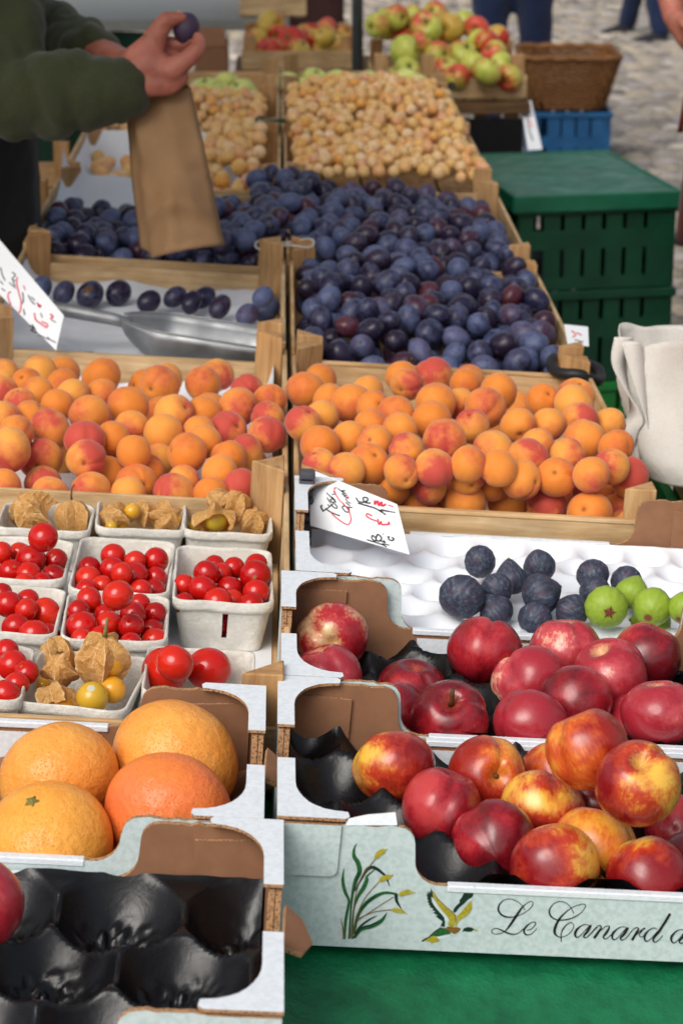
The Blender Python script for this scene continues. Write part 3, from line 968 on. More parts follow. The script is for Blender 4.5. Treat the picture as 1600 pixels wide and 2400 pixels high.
cL2 = crate('wooden crate of mirabelles behind the seller\'s sleeve', -.45, -.012, 5.105, 5.72, M=M4, seed=13)
cL3 = crate('wooden crate of pale green apples behind the seller\'s fist', -.45, -.012, 5.735, 6.2, M=M5, seed=14, hb=.07, he=.056)

# ================================================================== CARDBOARD BOXES
bC = cardbox('mint green cardboard box with duck and cattail print, full of yellow red nectarines', -.016, .503, 1.580, 1.862, seed=1)
bN = cardbox('cardboard box of dark red nectarines behind the duck box', -.013, .503, 1.866, 2.136, seed=2)
bF = cardbox('cardboard box with the white tray of figs', .002, .503, 2.142, 2.458, seed=3, rim=.05)
bG = cardbox('cardboard box holding four big grapefruits', -.47, -.028, 1.575, 1.836, seed=4, flap=True, rim=.066)
bT = cardbox('cardboard box with the nearly empty black tray', -.47, -.013, 1.293, 1.571, seed=5, flap=True)
# ribbed dark clip standing on the fig box's back corner
for i in range(9):
    box('plastic_corner', bF, .004, .022, .285, .305, .036+i*.010, .0445+i*.010, darkclip, .002)
tray('fruit_tray', 'glossy black cupped plastic tray under the yellow red nectarines', 'tray', T @ TR(-.004, 1.588, 0), .495, .265, .052, .082, .03, blackp, 1, curl=.035, edge=.006, group='black cupped fruit trays')
tray('fruit_tray', 'glossy black cupped plastic tray under the dark red nectarines', 'tray', T @ TR(-.001, 1.874, 0), .492, .252, .046, .08, .032, blackp, 2, crinkle=.002, edge=.006, group='black cupped fruit trays')
tray('fruit_tray', 'empty glossy black cupped plastic tray in the nearest corner of the stall', 'tray', T @ TR(-.458, 1.302, 0), .433, .258, .052, .094, .034, blackp, 7, crinkle=.006, sharp=2.4, edge=.006, nx=190, ny=120, group='black cupped fruit trays')
tray('fruit_tray', 'white bumpy moulded tray under the figs', 'tray', T @ TR(.014, 2.150, 0), .478, .298, .048, .056, .02, foam, 4, sharp=1.6, edge=.004)
tray('fruit_tray', 'pale tray lining under the grapefruits', 'tray', T @ TR(-.458, 1.583, 0), .418, .244, .03, .11, .012, kraft, 5)

# ------------------------------------------------------------------ print on the duck box
p0 = T @ Vector((0, 1.5796, .03)); nf = T.to_3x3() @ Vector((0, -1, 0))
CI = (T @ TR(-.016, 1.580, 0)).inverted()
def onfront(px, py, lift=0):
    q = CI @ UNP(px, py, p0, nf); q.y = -.0004-lift; return q
def ribbon(mb, pts, wd, plane, mi=0, lift=0, k=6):
    """pen stroke: pts (x,y[,w]) in photograph pixels, laid on a surface by plane()"""
    pp = smoothline([(p[0], p[1], p[2] if len(p) > 2 else wd) for p in pts], k)
    L, Rg = [], []
    for i, p in enumerate(pp):
        a, b = pp[max(i-1, 0)], pp[min(i+1, len(pp)-1)]
        d = np.array([b[0]-a[0], b[1]-a[1]]); d = d/(np.hypot(*d)+1e-9)
        nx, ny = -d[1]*p[2]/2, d[0]*p[2]/2
        L.append(plane(p[0]+nx, p[1]+ny, lift)); Rg.append(plane(p[0]-nx, p[1]-ny, lift))
    n = len(pp)
    mb.add(L+Rg, [(i, i+1, n+i+1, n+i) for i in range(n-1)], mi)
def poly(mb, pts, plane, mi=0, lift=0):
    v = [plane(x, y, lift) for x, y in pts]
    mb.add(v, [tuple(range(len(v)))], mi)
LT, TK = 1.8, 5.2
def z1(l, w=None): return [((1140+p[0]/6.0308), (2090+p[1]/6.0308), (p[2] if len(p) > 2 else LT)) for p in l]
def z2(l): return [((1360+p[0]/6.533), (2120+p[1]/6.533), (p[2] if len(p) > 2 else LT)) for p in l]
strokes = [
 z1([(540,265),(505,205),(440,145),(340,103),(250,115),(185,170,3),(162,240,4.2),(190,310,4.2),(260,352,4),(340,360,3),(420,345),(500,315),(590,255),(645,190),(645,145),(610,138),(550,175),(500,220,3.4),(450,290,TK),(400,365,TK+1),(330,470,TK),(270,545,3),(220,580),(130,600),(75,580),(75,540),(130,518),(200,540,3),(270,575,3.6),(340,598,3.4),(400,600,2.6),(460,575),(520,520)]),
 z1([(560,545),(630,525),(680,470,2.6),(685,435,2.6),(650,428),(590,460,3),(535,520,4.6),(525,570,4.6),(560,608,3),(620,600),(670,560),(703,520)]),
 z1([(1225,305),(1195,240),(1130,165),(1040,138),(950,165),(890,240,3),(885,310,4),(930,370,3.6),(1010,400,2.6),(1110,395,3),(1220,365,2.6),(1330,295),(1390,215),(1380,178),(1320,180),(1210,220),(1100,300,3),(1020,390,5),(970,490,TK+1.2),(955,570,TK+1),(985,620,3.4),(1050,640),(1130,615),(1200,550),(1225,480),(1195,435),(1140,455,2.4),(1080,520,3),(1050,590,2.4),(1048,660,2.4),(1052,710)]),
 z1([(1450,480),(1390,462),(1320,490,3),(1260,550,TK+.8),(1245,610,TK),(1275,645,2.6),(1340,600),(1400,530),(1460,475)]),
 z1([(1470,468,5),(1420,560,TK+1),(1370,620,4),(1380,650,2.4),(1430,630),(1500,560),(1560,500)]),
 z2([(90,500),(160,430),(230,350),(290,320,2.4),(310,350,3.4),(270,420,TK+.6),(200,515,TK+.6)]),
 z2([(235,460),(300,400),(370,340),(425,325,2.4),(430,360,4),(390,430,TK+.6),(345,490,4),(365,525,2.6),(420,500),(480,440)]),
 z2([(690,350),(630,338),(560,370,3),(490,440,TK+.4),(480,510,4),(515,535,2.6),(580,490),(640,420),(700,355)]),
 z2([(725,348,5),(660,450,TK+.8),(605,510,4),(630,542,2.4),(690,510),(750,440)]),
 z2([(750,440),(810,370),(860,350,2.4),(880,375,3.4),(850,430,TK+.4),(780,545,TK+.4)]),
 z2([(840,470),(900,410,2),(960,368,4),(985,362,4.4)]),
 z2([(940,395,3),(895,450,2),(905,490),(950,485),(985,455)]),
 z2([(1160,375),(1110,355),(1040,390,3),(980,460,TK+.4),(975,530,4),(1010,560,2.6),(1080,510),(1140,440),(1180,400)]),
 z2([(1365,135,6),(1290,260,6),(1200,400,6),(1120,500,5),(1105,550,3.4),(1140,570,2.4),(1200,530),(1250,465)]),
 z2([(1568,385),(1520,380),(1450,410,3),(1385,490,TK+.4),(1385,550,4),(1420,585,2.6),(1480,545),(1540,470),(1600,400)]),
 z2([(1630,385,5),(1560,490,TK+.6),(1505,555,4),(1530,590,2.4),(1590,560),(1650,490)]),
]
mb = MB()
for i, s_ in enumerate(strokes): ribbon(mb, s_, LT, onfront, 0, .00003*i, 7)
bCf = [o for o in bC.children if o.name.startswith('front_wall')][0]
under(mb.build('printed_lettering', (ink,)), bCf)
# cattails
def z3(l): return [(600+p[0]/3.92, 1780+p[1]/3.92)+tuple(p[2:]) for p in l]
mb = MB(); k = 0
for s_, mi in [
 ([(850,1650,3),(865,1400,3),(880,1250,5),(910,1120,9),(950,1030,11),(935,950,11),(900,890,9),(900,820,5),(925,770,1)],0),
 ([(815,1650,3),(820,1500,7),(845,1350,6),(850,1290,6),(815,1210,8),(795,1110,7),(805,1000,1.5)],0),
 ([(885,1650,4),(895,1400,3),(930,1270,7),(985,1180,10),(1015,1110,9),(1020,1070,5),(1090,1010,2)],0),
 ([(905,1210,2),(970,1090,5),(1020,1010,8),(1070,990,8),(1130,1020,7),(1190,1080,5),(1225,1165,1)],1),
 ([(895,1600,4),(925,1450,6),(1000,1330,9),(1090,1260,9),(1180,1225,7),(1290,1235,5)],0),
 ([(1285,1235,8),(1290,1300,7),(1335,1375,1)],1),
 ([(905,1640,4),(960,1560,9),(1060,1530,10),(1150,1480,9),(1200,1405,1)],0),
 ([(895,1640,3),(950,1540,5),(1040,1470,4),(1110,1435,1)],1),
 ([(805,1650,4),(795,1540,3),(778,1460,1)],3),
 ([(870,1640,2),(890,1400,2),(950,1120,2),(1100,905,2)],3),
 ([(880,1650,2),(920,1450,2),(1000,1270,2),(1130,1120,2)],3),
 ([(930,1480,2),(1090,1370,2),(1260,1262,2)],3),
 ([(940,1460,2),(1080,1400,2),(1250,1377,2)],3),
 ([(1100,910,8),(1120,870,12),(1165,840,12),(1190,828,3),(1205,820,2)],2),
 ([(1135,1118,7),(1160,1095,11),(1215,1075,11),(1240,1065,4),(1258,1055,2)],2),
 ([(1312,1248,6),(1345,1228,11),(1400,1215,11),(1430,1220,4),(1465,1222,1.5)],2),
 ([(1250,1378,6),(1280,1382,10),(1330,1392,9),(1360,1400,3),(1385,1418,1.5)],2)]:
    ribbon(mb, z3(s_), 3, onfront, mi, .00003*k, 5); k += 1
for s_ in ([(860,1640,1.6),(872,1400,1.6),(890,1240,2),(925,1110,3),(945,1030,3)], [(905,1600,1.5),(940,1440,2),(1010,1325,3),(1090,1255,3)], [(925,1610,1.5),(970,1545,2.5),(1060,1515,3),(1140,1470,2)]):
    ribbon(mb, z3(s_), 2, onfront, 1, .00003*k, 5); k += 1
under(mb.build('printed_cattails', (inkg, inkd, inky, inkb)), bCf)
# flying duck
def z4(l): return [(980+p[0]/10.453, 2060+p[1]/10.453)+tuple(p[2:]) for p in l]
mb = MB()
poly(mb, z4([(305,215),(345,350),(360,470),(310,430),(330,560),(380,650),(450,740),(560,860),(640,960),(650,1040),(640,1180),(540,1160),(590,1040),(500,980),(420,910),(480,890),(350,830),(420,800),(330,760),(370,730),(270,690),(300,660),(235,630),(270,600),(210,560),(250,540),(195,470),(230,470),(180,370),(225,400),(205,310),(255,370),(240,290),(290,340)]), onfront, 1, .00002)
poly(mb, z4([(340,290),(390,370),(470,480),(600,610),(740,730),(850,830),(910,930),(920,1030),(880,1130),(850,1190),(760,1160),(720,1120),(760,1010),(700,900),(600,800),(520,700),(450,590),(380,490),(350,400)]), onfront, 2, .00005)
poly(mb, z4([(320,450),(370,500),(450,620),(530,730),(640,860),(720,950),(740,1000),(700,1080),(650,1040),(630,940),(540,830),(440,720),(380,640),(335,560)]), onfront, 4, .00004)
poly(mb, z4([(1395,175),(1370,300),(1320,440),(1220,500),(1100,620),(1000,700),(900,830),(845,800),(870,720),(930,650),(1010,580),(1005,520),(1060,450),(1100,370),(1150,290),(1220,240),(1300,205)]), onfront, 1, .00003)
poly(mb, z4([(1310,460),(1300,520),(1200,570),(1080,680),(980,800),(920,900),(900,850),(1000,740),(1110,640),(1220,520)]), onfront, 4, .00004)
poly(mb, z4([(1300,540),(1310,740),(1240,850),(1120,940),(1010,1010),(950,1100),(930,1180),(900,1170),(930,1040),(950,900),(1020,840),(1120,720),(1210,600)]), onfront, 2, .00006)
poly(mb, z4([(720,1160),(860,1190),(960,1180),(1040,1220),(1000,1290),(880,1350),(780,1300),(640,1230)]), onfront, 3, .00007)
poly(mb, z4([(250,1440),(380,1310),(540,1200),(660,1200),(780,1290),(790,1350),(640,1370),(480,1420),(420,1400),(330,1400)]), onfront, 0, .00005)
poly(mb, z4([(80,1530),(200,1440),(330,1370),(430,1400),(540,1460),(500,1530),(330,1580),(290,1540),(180,1520)]), onfront, 2, .00004)
poly(mb, z4([(430,1420),(640,1380),(800,1350),(760,1420),(600,1470),(500,1480)]), onfront, 4, .00006)
poly(mb, z4([(1060,1290),(1110,1210),(1200,1175),(1300,1185),(1360,1230),(1300,1290),(1200,1295),(1120,1275)]), onfront, 1, .00008)
poly(mb, z4([(1350,1215),(1455,1250),(1440,1275),(1350,1260)]), onfront, 2, .00008)
poly(mb, z4([(1000,1280),(1100,1210),(1070,1290),(1010,1320)]), onfront, 4, .00009)
ribbon(mb, z4([(340,290,1),(480,490,1.4),(700,700,1.6),(850,830,2),(910,930,2.4),(910,1050,1.6)]), 2, onfront, 3, .0001)
ribbon(mb, z4([(80,1530,3),(160,1480,4),(260,1420,2.5),(400,1290,3),(560,1190,3)]), 2, onfront, 1, .0001)
under(mb.build('printed_duck', (inkg, inkd, inky, inkb, inkw)), bCf)
plate('torn_flap', bC, [(.052, 0), (.092, .002), (.09, .012), (.068, .009), (.053, .005)], .0025, TR(0, .002, .1045) @ XZ @ Matrix.Rotation(R(-20), 4, 'X'), (kraft, whiteb, corr))

# ------------------------------------------------------------------ hand-lettered price signs
def sign(label, q, ds, strokes, thick=.0012, nx=10, ny=8, sag=0):
    """q: four corners tl,tr,br,bl in pixels; ds: depths of tl,tr,bl (the fourth follows from the plane)"""
    a, b, c = W(*q[0], ds[0]), W(*q[1], ds[1]), W(*q[3], ds[2])
    n = (b-a).cross(c-a).normalized()
    if n.dot(FW) > 0: n = -n
    e = UNP(*q[2], a, n)
    root = thing('price_sign', label, 'sign', Matrix.Translation(c), 'hand-lettered price cards')
    v, f = [], []
    for s_ in (0, 1):
        for j in range(ny+1):
            for i in range(nx+1):
                u, w_ = i/nx, j/ny
                p = (a*(1-u)+b*u)*(1-w_)+(c*(1-u)+e*u)*w_
                v.append(p-c-n*(thick*s_))
    m = (nx+1)*(ny+1)
    for j in range(ny):
        for i in range(nx):
            k = j*(nx+1)+i
            f.append((k, k+1, k+nx+2, k+nx+1)); f.append((m+k, m+k+nx+1, m+k+nx+2, m+k+1))
    per = [i for i in range(nx+1)]+[j*(nx+1)+nx for j in range(1, ny+1)]+[ny*(nx+1)+i for i in range(nx-1, -1, -1)]+[j*(nx+1) for j in range(ny-1, 0, -1)]
    f += [(per[i], m+per[i], m+per[(i+1) % len(per)], per[(i+1) % len(per)]) for i in range(len(per))]
    cd_ = ob('card', mesh('card', v, f, (card,)), root)
    def pl(px, py, lift=0): return UNP(px, py, a, n)-c+n*(.0003+lift)
    mb = MB()
    for i, (s_, wd, mi) in enumerate(strokes): ribbon(mb, s_, wd, pl, mi, .00002*i, 5)
    if strokes: under(mb.build('handwriting', (ink, redink)), cd_)
    return root
def zs(l): return [(660+p[0]/4.612, 1050+p[1]/4.612) for p in l]
sg = [
 ([(440,620),(425,640),(455,690)],3.2,0), ([(455,680),(500,650),(560,600)],2.2,0), ([(470,655),(540,700),(630,735)],2.4,0), ([(500,610),(520,640)],2,0),
 ([(530,610),(560,640),(590,655),(600,640),(570,600)],2.2,0), ([(520,560),(550,590),(580,580),(560,550),(530,560)],2.2,0), ([(490,540),(530,600)],2,0), ([(510,510),(560,560),(590,590)],2,0), ([(485,485),(520,520),(560,545)],2,0), ([(560,470),(580,500),(540,505)],2,0),
 ([(650,640),(690,690),(730,690),(720,650),(680,630),(650,640)],2.2,0), ([(660,600),(700,640),(765,645)],2.2,0), ([(690,590),(740,630)],2,0), ([(690,550),(720,590),(750,600)],2,0), ([(670,520),(720,550)],2,0), ([(650,500),(700,520)],2,0), ([(640,470),(680,490),(700,500)],2,0), ([(610,440),(650,470),(690,460)],2,0), ([(660,455),(670,500)],2,0),
 ([(600,435),(570,440),(580,490),(620,560),(680,620),(730,690),(750,770),(730,825),(690,825),(620,780),(560,730),(535,700)],2.2,1), ([(700,510),(730,550)],2,1),
 ([(805,540),(830,580),(880,590),(930,570),(920,540),(880,545),(900,590),(965,600)],2.6,0), ([(825,600),(930,630),(1020,660),(1125,725)],2.6,0), ([(1010,660),(1080,680),(1230,700)],1.6,0), ([(1070,665),(1190,695)],1.4,0),
 ([(1010,570),(1005,610),(1040,580),(1050,625),(1080,590),(1085,630),(1130,610)],4,1), ([(1150,620),(1210,640)],2,1),
 ([(980,740),(930,715),(915,735),(960,770),(1030,795)],2.6,1), ([(1040,770),(1050,830),(1075,800),(1080,830),(1130,830),(1165,825),(1150,800)],3,1),
 ([(920,995),(1000,1020),(1090,1050),(1135,1075)],2,0), ([(980,990),(1010,1010),(1020,980),(980,950),(975,985)],2.4,0), ([(1010,1000),(1060,1010),(1080,975),(1040,940),(1020,975)],2.6,0), ([(1060,1000),(1120,1030),(1100,1000)],2.2,0), ([(1080,1040),(1165,1055)],1.8,0), ([(1165,960),(1155,990),(1190,1005),(1215,990),(1190,970)],2.4,0), ([(1095,935),(1105,940)],2.6,0), ([(1140,965),(1165,965)],2,0)]
sgn = sign('white handwritten price card hanging over the fig tray', [(725,1099),(930,1182),(959,1299),(727,1231)], (2.60, 2.50, 2.53), [(zs(s_), w_*1.25, m_) for s_, w_, m_ in sg])
def zt_(l): return [(p[0]/4.48, 560+p[1]/4.48) for p in l]
sg2 = [([(10,300),(30,380),(60,440)],2.4,0), ([(0,440),(40,480)],2,0), ([(20,520),(60,550)],2,0), ([(130,350),(165,380),(130,420),(165,440)],2.4,0), ([(100,460),(170,520)],2,0), ([(140,440),(160,500)],2.4,0),
 ([(185,400),(180,470),(200,560),(225,660),(215,760),(190,780)],3,1), ([(120,560),(95,570),(90,620),(120,700)],3,1), ([(250,490),(270,540)],2.4,1),
 ([(240,560),(250,640),(240,680)],2.6,0), ([(250,740),(265,800)],2.6,0), ([(300,590),(330,650),(370,690)],2.4,0), ([(330,610),(370,650)],2.2,0), ([(390,670),(430,720),(400,700),(440,700)],3,1), ([(530,790),(560,820),(530,840)],3.6,1), ([(430,780),(450,830)],2,0), ([(540,850),(590,880)],1.8,0),
 ([(365,780),(380,850),(430,890),(490,930),(500,900),(440,870)],3,1), ([(310,910),(360,940),(330,960),(390,990)],2.6,0), ([(340,900),(380,960)],2.2,0), ([(410,1010),(520,1060)],2,0), ([(500,1030),(530,1060),(590,1090)],2,0)]
sign('white handwritten price card leaning over the scoop crate', [(-40,515),(150,739),(132,821),(-40,650)], (3.36, 3.24, 3.30), [(zt_(s_), w_*1.1, m_) for s_, w_, m_ in sg2])
sign('small white price card beyond the plum crate\'s customer side', [(1322,760),(1377,766),(1379,812),(1330,806)], (3.34, 3.36, 3.32), [([(1338,775),(1348,785),(1340,790)],3,1), ([(1350,780),(1362,786)],3,1), ([(1345,796),(1366,802)],2,0)])
sign('long narrow price card hanging below the red and green apples', [(1219,238),(1244,236),(1270,350),(1236,352)], (6.30, 6.30, 6.24), [([(1232,262),(1238,300),(1248,330)],3,0), ([(1240,280),(1246,300)],3,1)])

# ================================================================== FRUIT
ORD = 'first second third fourth fifth sixth seventh eighth ninth tenth eleventh twelfth'.split()
def rows(px, band, rev=False):
    """row from the front and place in it for fruits seen at px"""
    ymax = max(p[1] for p in px); out = [None]*len(px); by = {}
    for i, p in enumerate(px): by.setdefault(int((ymax-p[1])/band), []).append(i)
    for n_, k in enumerate(sorted(by)):
        for m_, i in enumerate(sorted(by[k], key=lambda i: px[i][0], reverse=rev)): out[i] = (ORD[min(n_, 11)], ORD[min(m_, 11)])
    return out
def pxl(l, ox, oy, s): return [((ox+p[0]/s, oy+p[1]/s), p[2]/s)+tuple(p[3:]) for p in l]
def below(rect, r, zs_, fixed, seed, M=None, jit=.25):
    """fruits lower in the heap, wherever there is room between and under those in view"""
    rs = random.Random(seed); out = []
    I = TI if M is None else M.inverted()
    F = [(np.array(I @ p), q) for p, q in fixed]
    for k, z in enumerate(zs_):
        y = rect[2]+r; j = 0
        while y < rect[3]-r:
            x = rect[0]+r*(1 if (j+k) % 2 == 0 else 1.9)
            while x < rect[1]-r:
                p = np.array([x+rs.uniform(-jit, jit)*r, y+rs.uniform(-jit, jit)*r, z+rs.uniform(-.1, .1)*r])
                if all(np.linalg.norm(p-q) > (r+s)*.93 for q, s in F):
                    F.append((p, r)); out.append((T if M is None else M) @ Vector(p))
                x += 2.02*r
            y += 1.8*r; j += 1
    return out

def pix(p):
    d = p-CAM; z = d.dot(FW)
    return 800+FPX*d.dot(RT)/z, 1200-FPX*d.dot(UP)/z, FPX/z
def inview(B, r, fixed):
    """keep only those a sight line can reach between the fruits in front"""
    Q = np.array([list(p) for p in B]+[list(p) for p, s in fixed]); S_ = np.array([r]*len(B)+[s for p, s in fixed])
    c = np.array(CAM); out = []
    off = [(a*math.cos(k), a*math.sin(k)) for a in (.3, .6, .85) for k in np.linspace(0, 6.28, 13)]
    FQ = [(pix(p), s) for p, s in fixed]
    for i, p in enumerate(B):
        a0 = pix(p)
        if not any(math.hypot(a0[0]-q[0], a0[1]-q[1]) < s*q[2]*.95 for q, s in FQ): continue   # only deeper in the heap, never beyond its outline
        n = 0
        for a, b in off:
            e = np.array(p+RT*(a*r)+UP*(b*r))-c; L_ = np.linalg.norm(e); e = e/L_
            t_ = (Q-c) @ e; d2 = ((Q-c-t_[:, None]*e)**2).sum(1)
            hit = (d2 < S_**2) & (t_ < L_-r*.2); hit[i] = False
            n += not hit.any()
        if n >= 2: out.append(p)
    return out
# ---- apricots
AL = pxl([(20,155,50),(185,145,85),(465,165,95),(735,200,95),(935,195,85),(10,235,45),(125,195,65),(290,200,68),(335,245,55),(175,240,70),(95,290,80),(265,295,68),(470,250,80),(590,300,95),(410,335,92),(15,350,50),(140,350,65),(230,405,97),(800,335,95),(940,325,65),(1090,305,95),(1135,225,52),(1240,270,75),(1230,350,78),(1225,430,90),(1045,415,97),(605,400,88),(750,425,95),(520,445,45),(390,455,95),(75,420,70),(50,495,100),(190,545,100),(395,540,92),(615,510,70),(860,515,93),(730,545,65),(940,460,50),(1050,535,85),(1010,605,85),(545,580,75),(490,620,95),(670,605,88),(625,660,95),(845,655,85),(420,685,92),(200,665,95),(20,665,75),(230,700,72),(590,705,85),(800,700,95),(1140,590,55),(1110,665,70),(965,705,65),(915,420,35),(1130,510,45)], 0, 800, 1.96)
AR = pxl([(125,185,75),(115,315,70),(185,290,60),(300,238,80),(215,225,35),(360,195,52),(490,135,58),(510,165,58),(613,135,83),(735,165,48),(622,237,80),(470,275,70),(385,255,40),(290,372,68),(375,325,50),(485,340,50),(390,390,68),(180,400,80),(605,305,78),(860,195,75),(810,255,85),(715,240,40),(935,320,65),(1030,225,65),(1160,210,72),(1150,245,80),(1050,320,62),(1170,305,75),(1190,380,85),(1285,315,58),(1310,405,62),(840,415,80),(760,325,68),(655,380,88),(510,415,68),(365,470,82),(180,480,75),(615,485,78),(745,470,50),(1010,400,55),(975,445,80),(1125,440,70),(745,520,70),(860,485,40),(950,530,78),(1080,520,80),(1215,510,68),(1295,480,40),(1365,525,80),(490,500,70),(455,560,75),(595,555,72),(280,495,50),(305,545,72),(440,600,60),(745,560,50),(840,545,50),(1225,570,90),(900,610,90),(1045,630,80),(735,620,85),(600,635,100),(1210,655,90),(1310,650,60),(1385,620,60),(1380,700,40),(1330,715,35),(560,620,50),(650,580,40)], 640, 800, 1.6333)
def apricots(lst, rect, zfun, lab, grp, seed, special):
    short = 'behind the punnets' if seed == 21 else 'behind the figs'
    rs = random.Random(seed)
    px = [p[0] for p in lst]
    zt = [zfun(*p) for p in px]
    rad = []
    for (p, r), z in zip([(a[0], a[1]) for a in lst], zt):
        d = (T @ UN(p[0], p[1], z)-CAM).dot(FW)
        rad.append(min(.0265, max(.0215, r*d/FPX)))
    P = relax(px, rad, zt, (rect[2], rect[3]))
    rw = rows(px, 42, seed == 21)
    for i, (p, r) in enumerate(zip(P, rad)):
        sp = special.get(i)
        rot = rot_to(camdir(*sp[1]), sp[2]) if sp else rnd_rot(rs)
        fruit('apricot', 'apricot', i % 4, M_apricot, p, r, rot, sp[0] if sp else 'apricot %s, %s row from the front, %s from the middle posts' % (short, *rw[i]), 'apricot', grp, 40, 26)
    B = below(rect, .0235, (.032, .068), list(zip(P, rad)), seed)
    for p in inview(B, .0235, list(zip(P, rad))):
        fruit('apricot', 'apricot', rs.randrange(4), M_apricot, p, .0235, rnd_rot(rs), lab, 'apricot', grp, 40, 26)
def zl(x, y): return .058+.05*ss(1140, 1040, y)-.0*(y < 900)
apricots(AL, (-.432, -.02, 2.512, 3.155), lambda x, y: .055+.048*ss(1150, 1010, y)-.02*ss(930, 880, y), 'apricot half buried in the heap behind the tomato punnets', 'apricots behind the tomato punnets', 21,
 {35: ('yellow apricot with a deep cleft in the crate behind the tomato punnets', (-.75, .15, .35), 1.2), 33: ('apricot with a dark stem pit towards the tomato punnets', (.0, -.3, 1), 0), 32: ('apricot with a purple red cheek at the paper gap in its crate', (-.1, -.3, .8), 2), 4: ('upright apricot perched at the back beside the post, behind the punnets', (0, .8, -.2), 1), 3: ('large apricot with a stem pit perched at the back, behind the punnets', (-.5, -.3, .9), 1), 24: ('red cheeked apricot against the seam board, above the right physalis punnet', (0, 1, -.3), 2), 2: ('apricot with a cleft raised at the back, behind the punnets', (-.6, .7, .0), 1.5)})
apricots(AR, (.02, .424, 2.48, 3.12), lambda x, y: .062+.055*ss(1200, 1060, y)+.012*ss(700, 900, x)*ss(1550, 1350, x)-.01*ss(930, 880, y), 'apricot half buried in the heap behind the fig box', 'apricots behind the fig box', 22,
 {8: ('topmost yellow apricot on the heap behind the fig box, close under the plums', (0, .6, -.6), 1), 7: ('apricot with a black stem pit just under the topmost one', (-.5, -.5, .9), 0), 45: ('yellow apricot with an open stem pit facing up, near the corner post', (-.15, .25, 1), 0), 35: ('reddish apricot with a puckered stem end behind the fig price card', (.35, .5, .8), 2), 58: ('large orange apricot at the front edge above the black figs', (.2, .6, .5), 2), 0: ('bright orange apricot with a cleft stacked beside the seam posts', (.2, 1, .1), 1), 48: ('apricot with a deep crease next to the front corner post', (1, -.1, .2), 2)})
for nm, x0, x1, y0, y1, lab in ((0, -.43, -.022, 2.512, 3.155, 'white paper lining showing between the apricots behind the tomato punnets'),):
    sheet('paper_liner', lab, 'paper', T, x0, x1, y0, y1, lambda x, y, x0=x0, x1=x1, y0=y0, y1=y1: .012+.05*math.exp(-(min(x-x0, x1-x))/.006)+(.016+.045*MN.noise(Vector((x*14, 0, 1))))*math.exp(-(y1-y)/.012)+.002*MN.noise(Vector((x*20, y*20, 0))), n=60, group='paper crate liners')

# ---- nectarines in the duck box
NY = [(505,230,145,.068,M_necy,(-.2,.9,-.3),0,'nectarine with a yellow centre patch above the black tray corner'),
 (680,380,158,.060,M_necr,(.35,.85,.1),2.6,'dark red nectarine with a deep cleft on top, in the duck box'),
 (845,260,148,.068,M_neco,(.25,.05,.8),1.2,'red nectarine with yellow stripes round its stem scar, in the duck box'),
 (1050,380,140,.064,M_necy,(.1,.8,-.4),2,'streaked yellow and red nectarine in the middle of the duck box'),
 (875,510,152,.058,M_necr,(.0,.2,-.9),1,'dark red nectarine with a tiny tip, right behind the low front of the duck box'),
 (1240,520,145,.062,M_neco,(.2,.9,-.2),3,'mottled russet yellow nectarine under the two topmost ones'),
 (1095,600,165,.050,M_necy,(-.3,.5,-.6),4,'yellow topped nectarine lying along the low front of the duck box'),
 (1215,165,158,.132,M_neco,(-.4,.95,-.1),0,'orange red nectarine stacked high in the duck box, beside the yellow one'),
 (1400,290,165,.128,M_necy,(.02,.6,.65),.6,'big yellow and red nectarine with its stem hollow showing, topmost in the duck box'),
 (1440,640,150,.052,M_necy,(.6,.6,-.4),1,'half red half yellow nectarine at the front edge of the duck box'),
 (1560,480,130,.060,M_necr,(.2,.6,-.5),2,'red nectarine wedged under the yellow topmost one'),
 (1105,275,95,.060,M_neco,(.2,.6,-.5),2,'small glimpse of an orange nectarine behind the stacked pair'),
 (1235,385,95,.056,M_necy,(.5,.6,-.5),5,'yellow nectarine buried below the stacked pair'),
 (1600,620,130,.055,M_necr,(.5,.6,-.5),5,'red nectarine at the far customer end of the duck box front')]
NR = [(275,420,140,.062,M_necw,(.05,-.15,1),2.4,'cream and red nectarine with a dark stem hole, beside the torn box corner'),
 (260,560,112,.052,M_necp,(-.3,.9,.1),1,'pink nectarine half hidden by the white box corner'),
 (840,465,143,.066,M_necr,(.2,.9,-.2),2,'deep red nectarine next to the empty black cup'),
 (1000,575,140,.070,M_necp,(-.4,.8,-.3),.5,'dull pink red nectarine with a small scar, in the middle of the red nectarine box'),
 (1135,460,132,.066,M_necp,(0,.95,.05),2,'pinkish nectarine at the back under the white rim of the fig box'),
 (1430,485,138,.066,M_necr,(.4,.8,.1),1,'glossy red nectarine at the back below the green figs'),
 (1300,550,146,.080,M_necp,(-.35,.75,.35),1.3,'pink nectarine with a pale cleft, lying on the red ones'),
 (570,615,128,.060,M_necr,(.1,.8,.3),4,'red nectarine in front of the empty black cup'),
 (710,715,152,.050,M_necr,(.0,.55,.75),.2,'dark red nectarine with a broken brown stem'),
 (1170,650,125,.056,M_necr,(.3,.4,-.8),4,'dark red nectarine behind the stacked orange one'),
 (1010,735,130,.050,M_necp,(.4,.8,-.3),1,'pale pink nectarine beside the one with the stem'),
 (1480,690,132,.068,M_necp,(-.1,.95,.1),3,'large dusty pink nectarine under the glossy red back one'),
 (1395,745,110,.050,M_necp,(.2,.5,-.8),4,'speckled pink nectarine behind the yellow topmost one'),
 (515,710,70,.045,M_necr,(0,.5,-.8),1,'red nectarine mostly hidden by the torn brown box corner')]
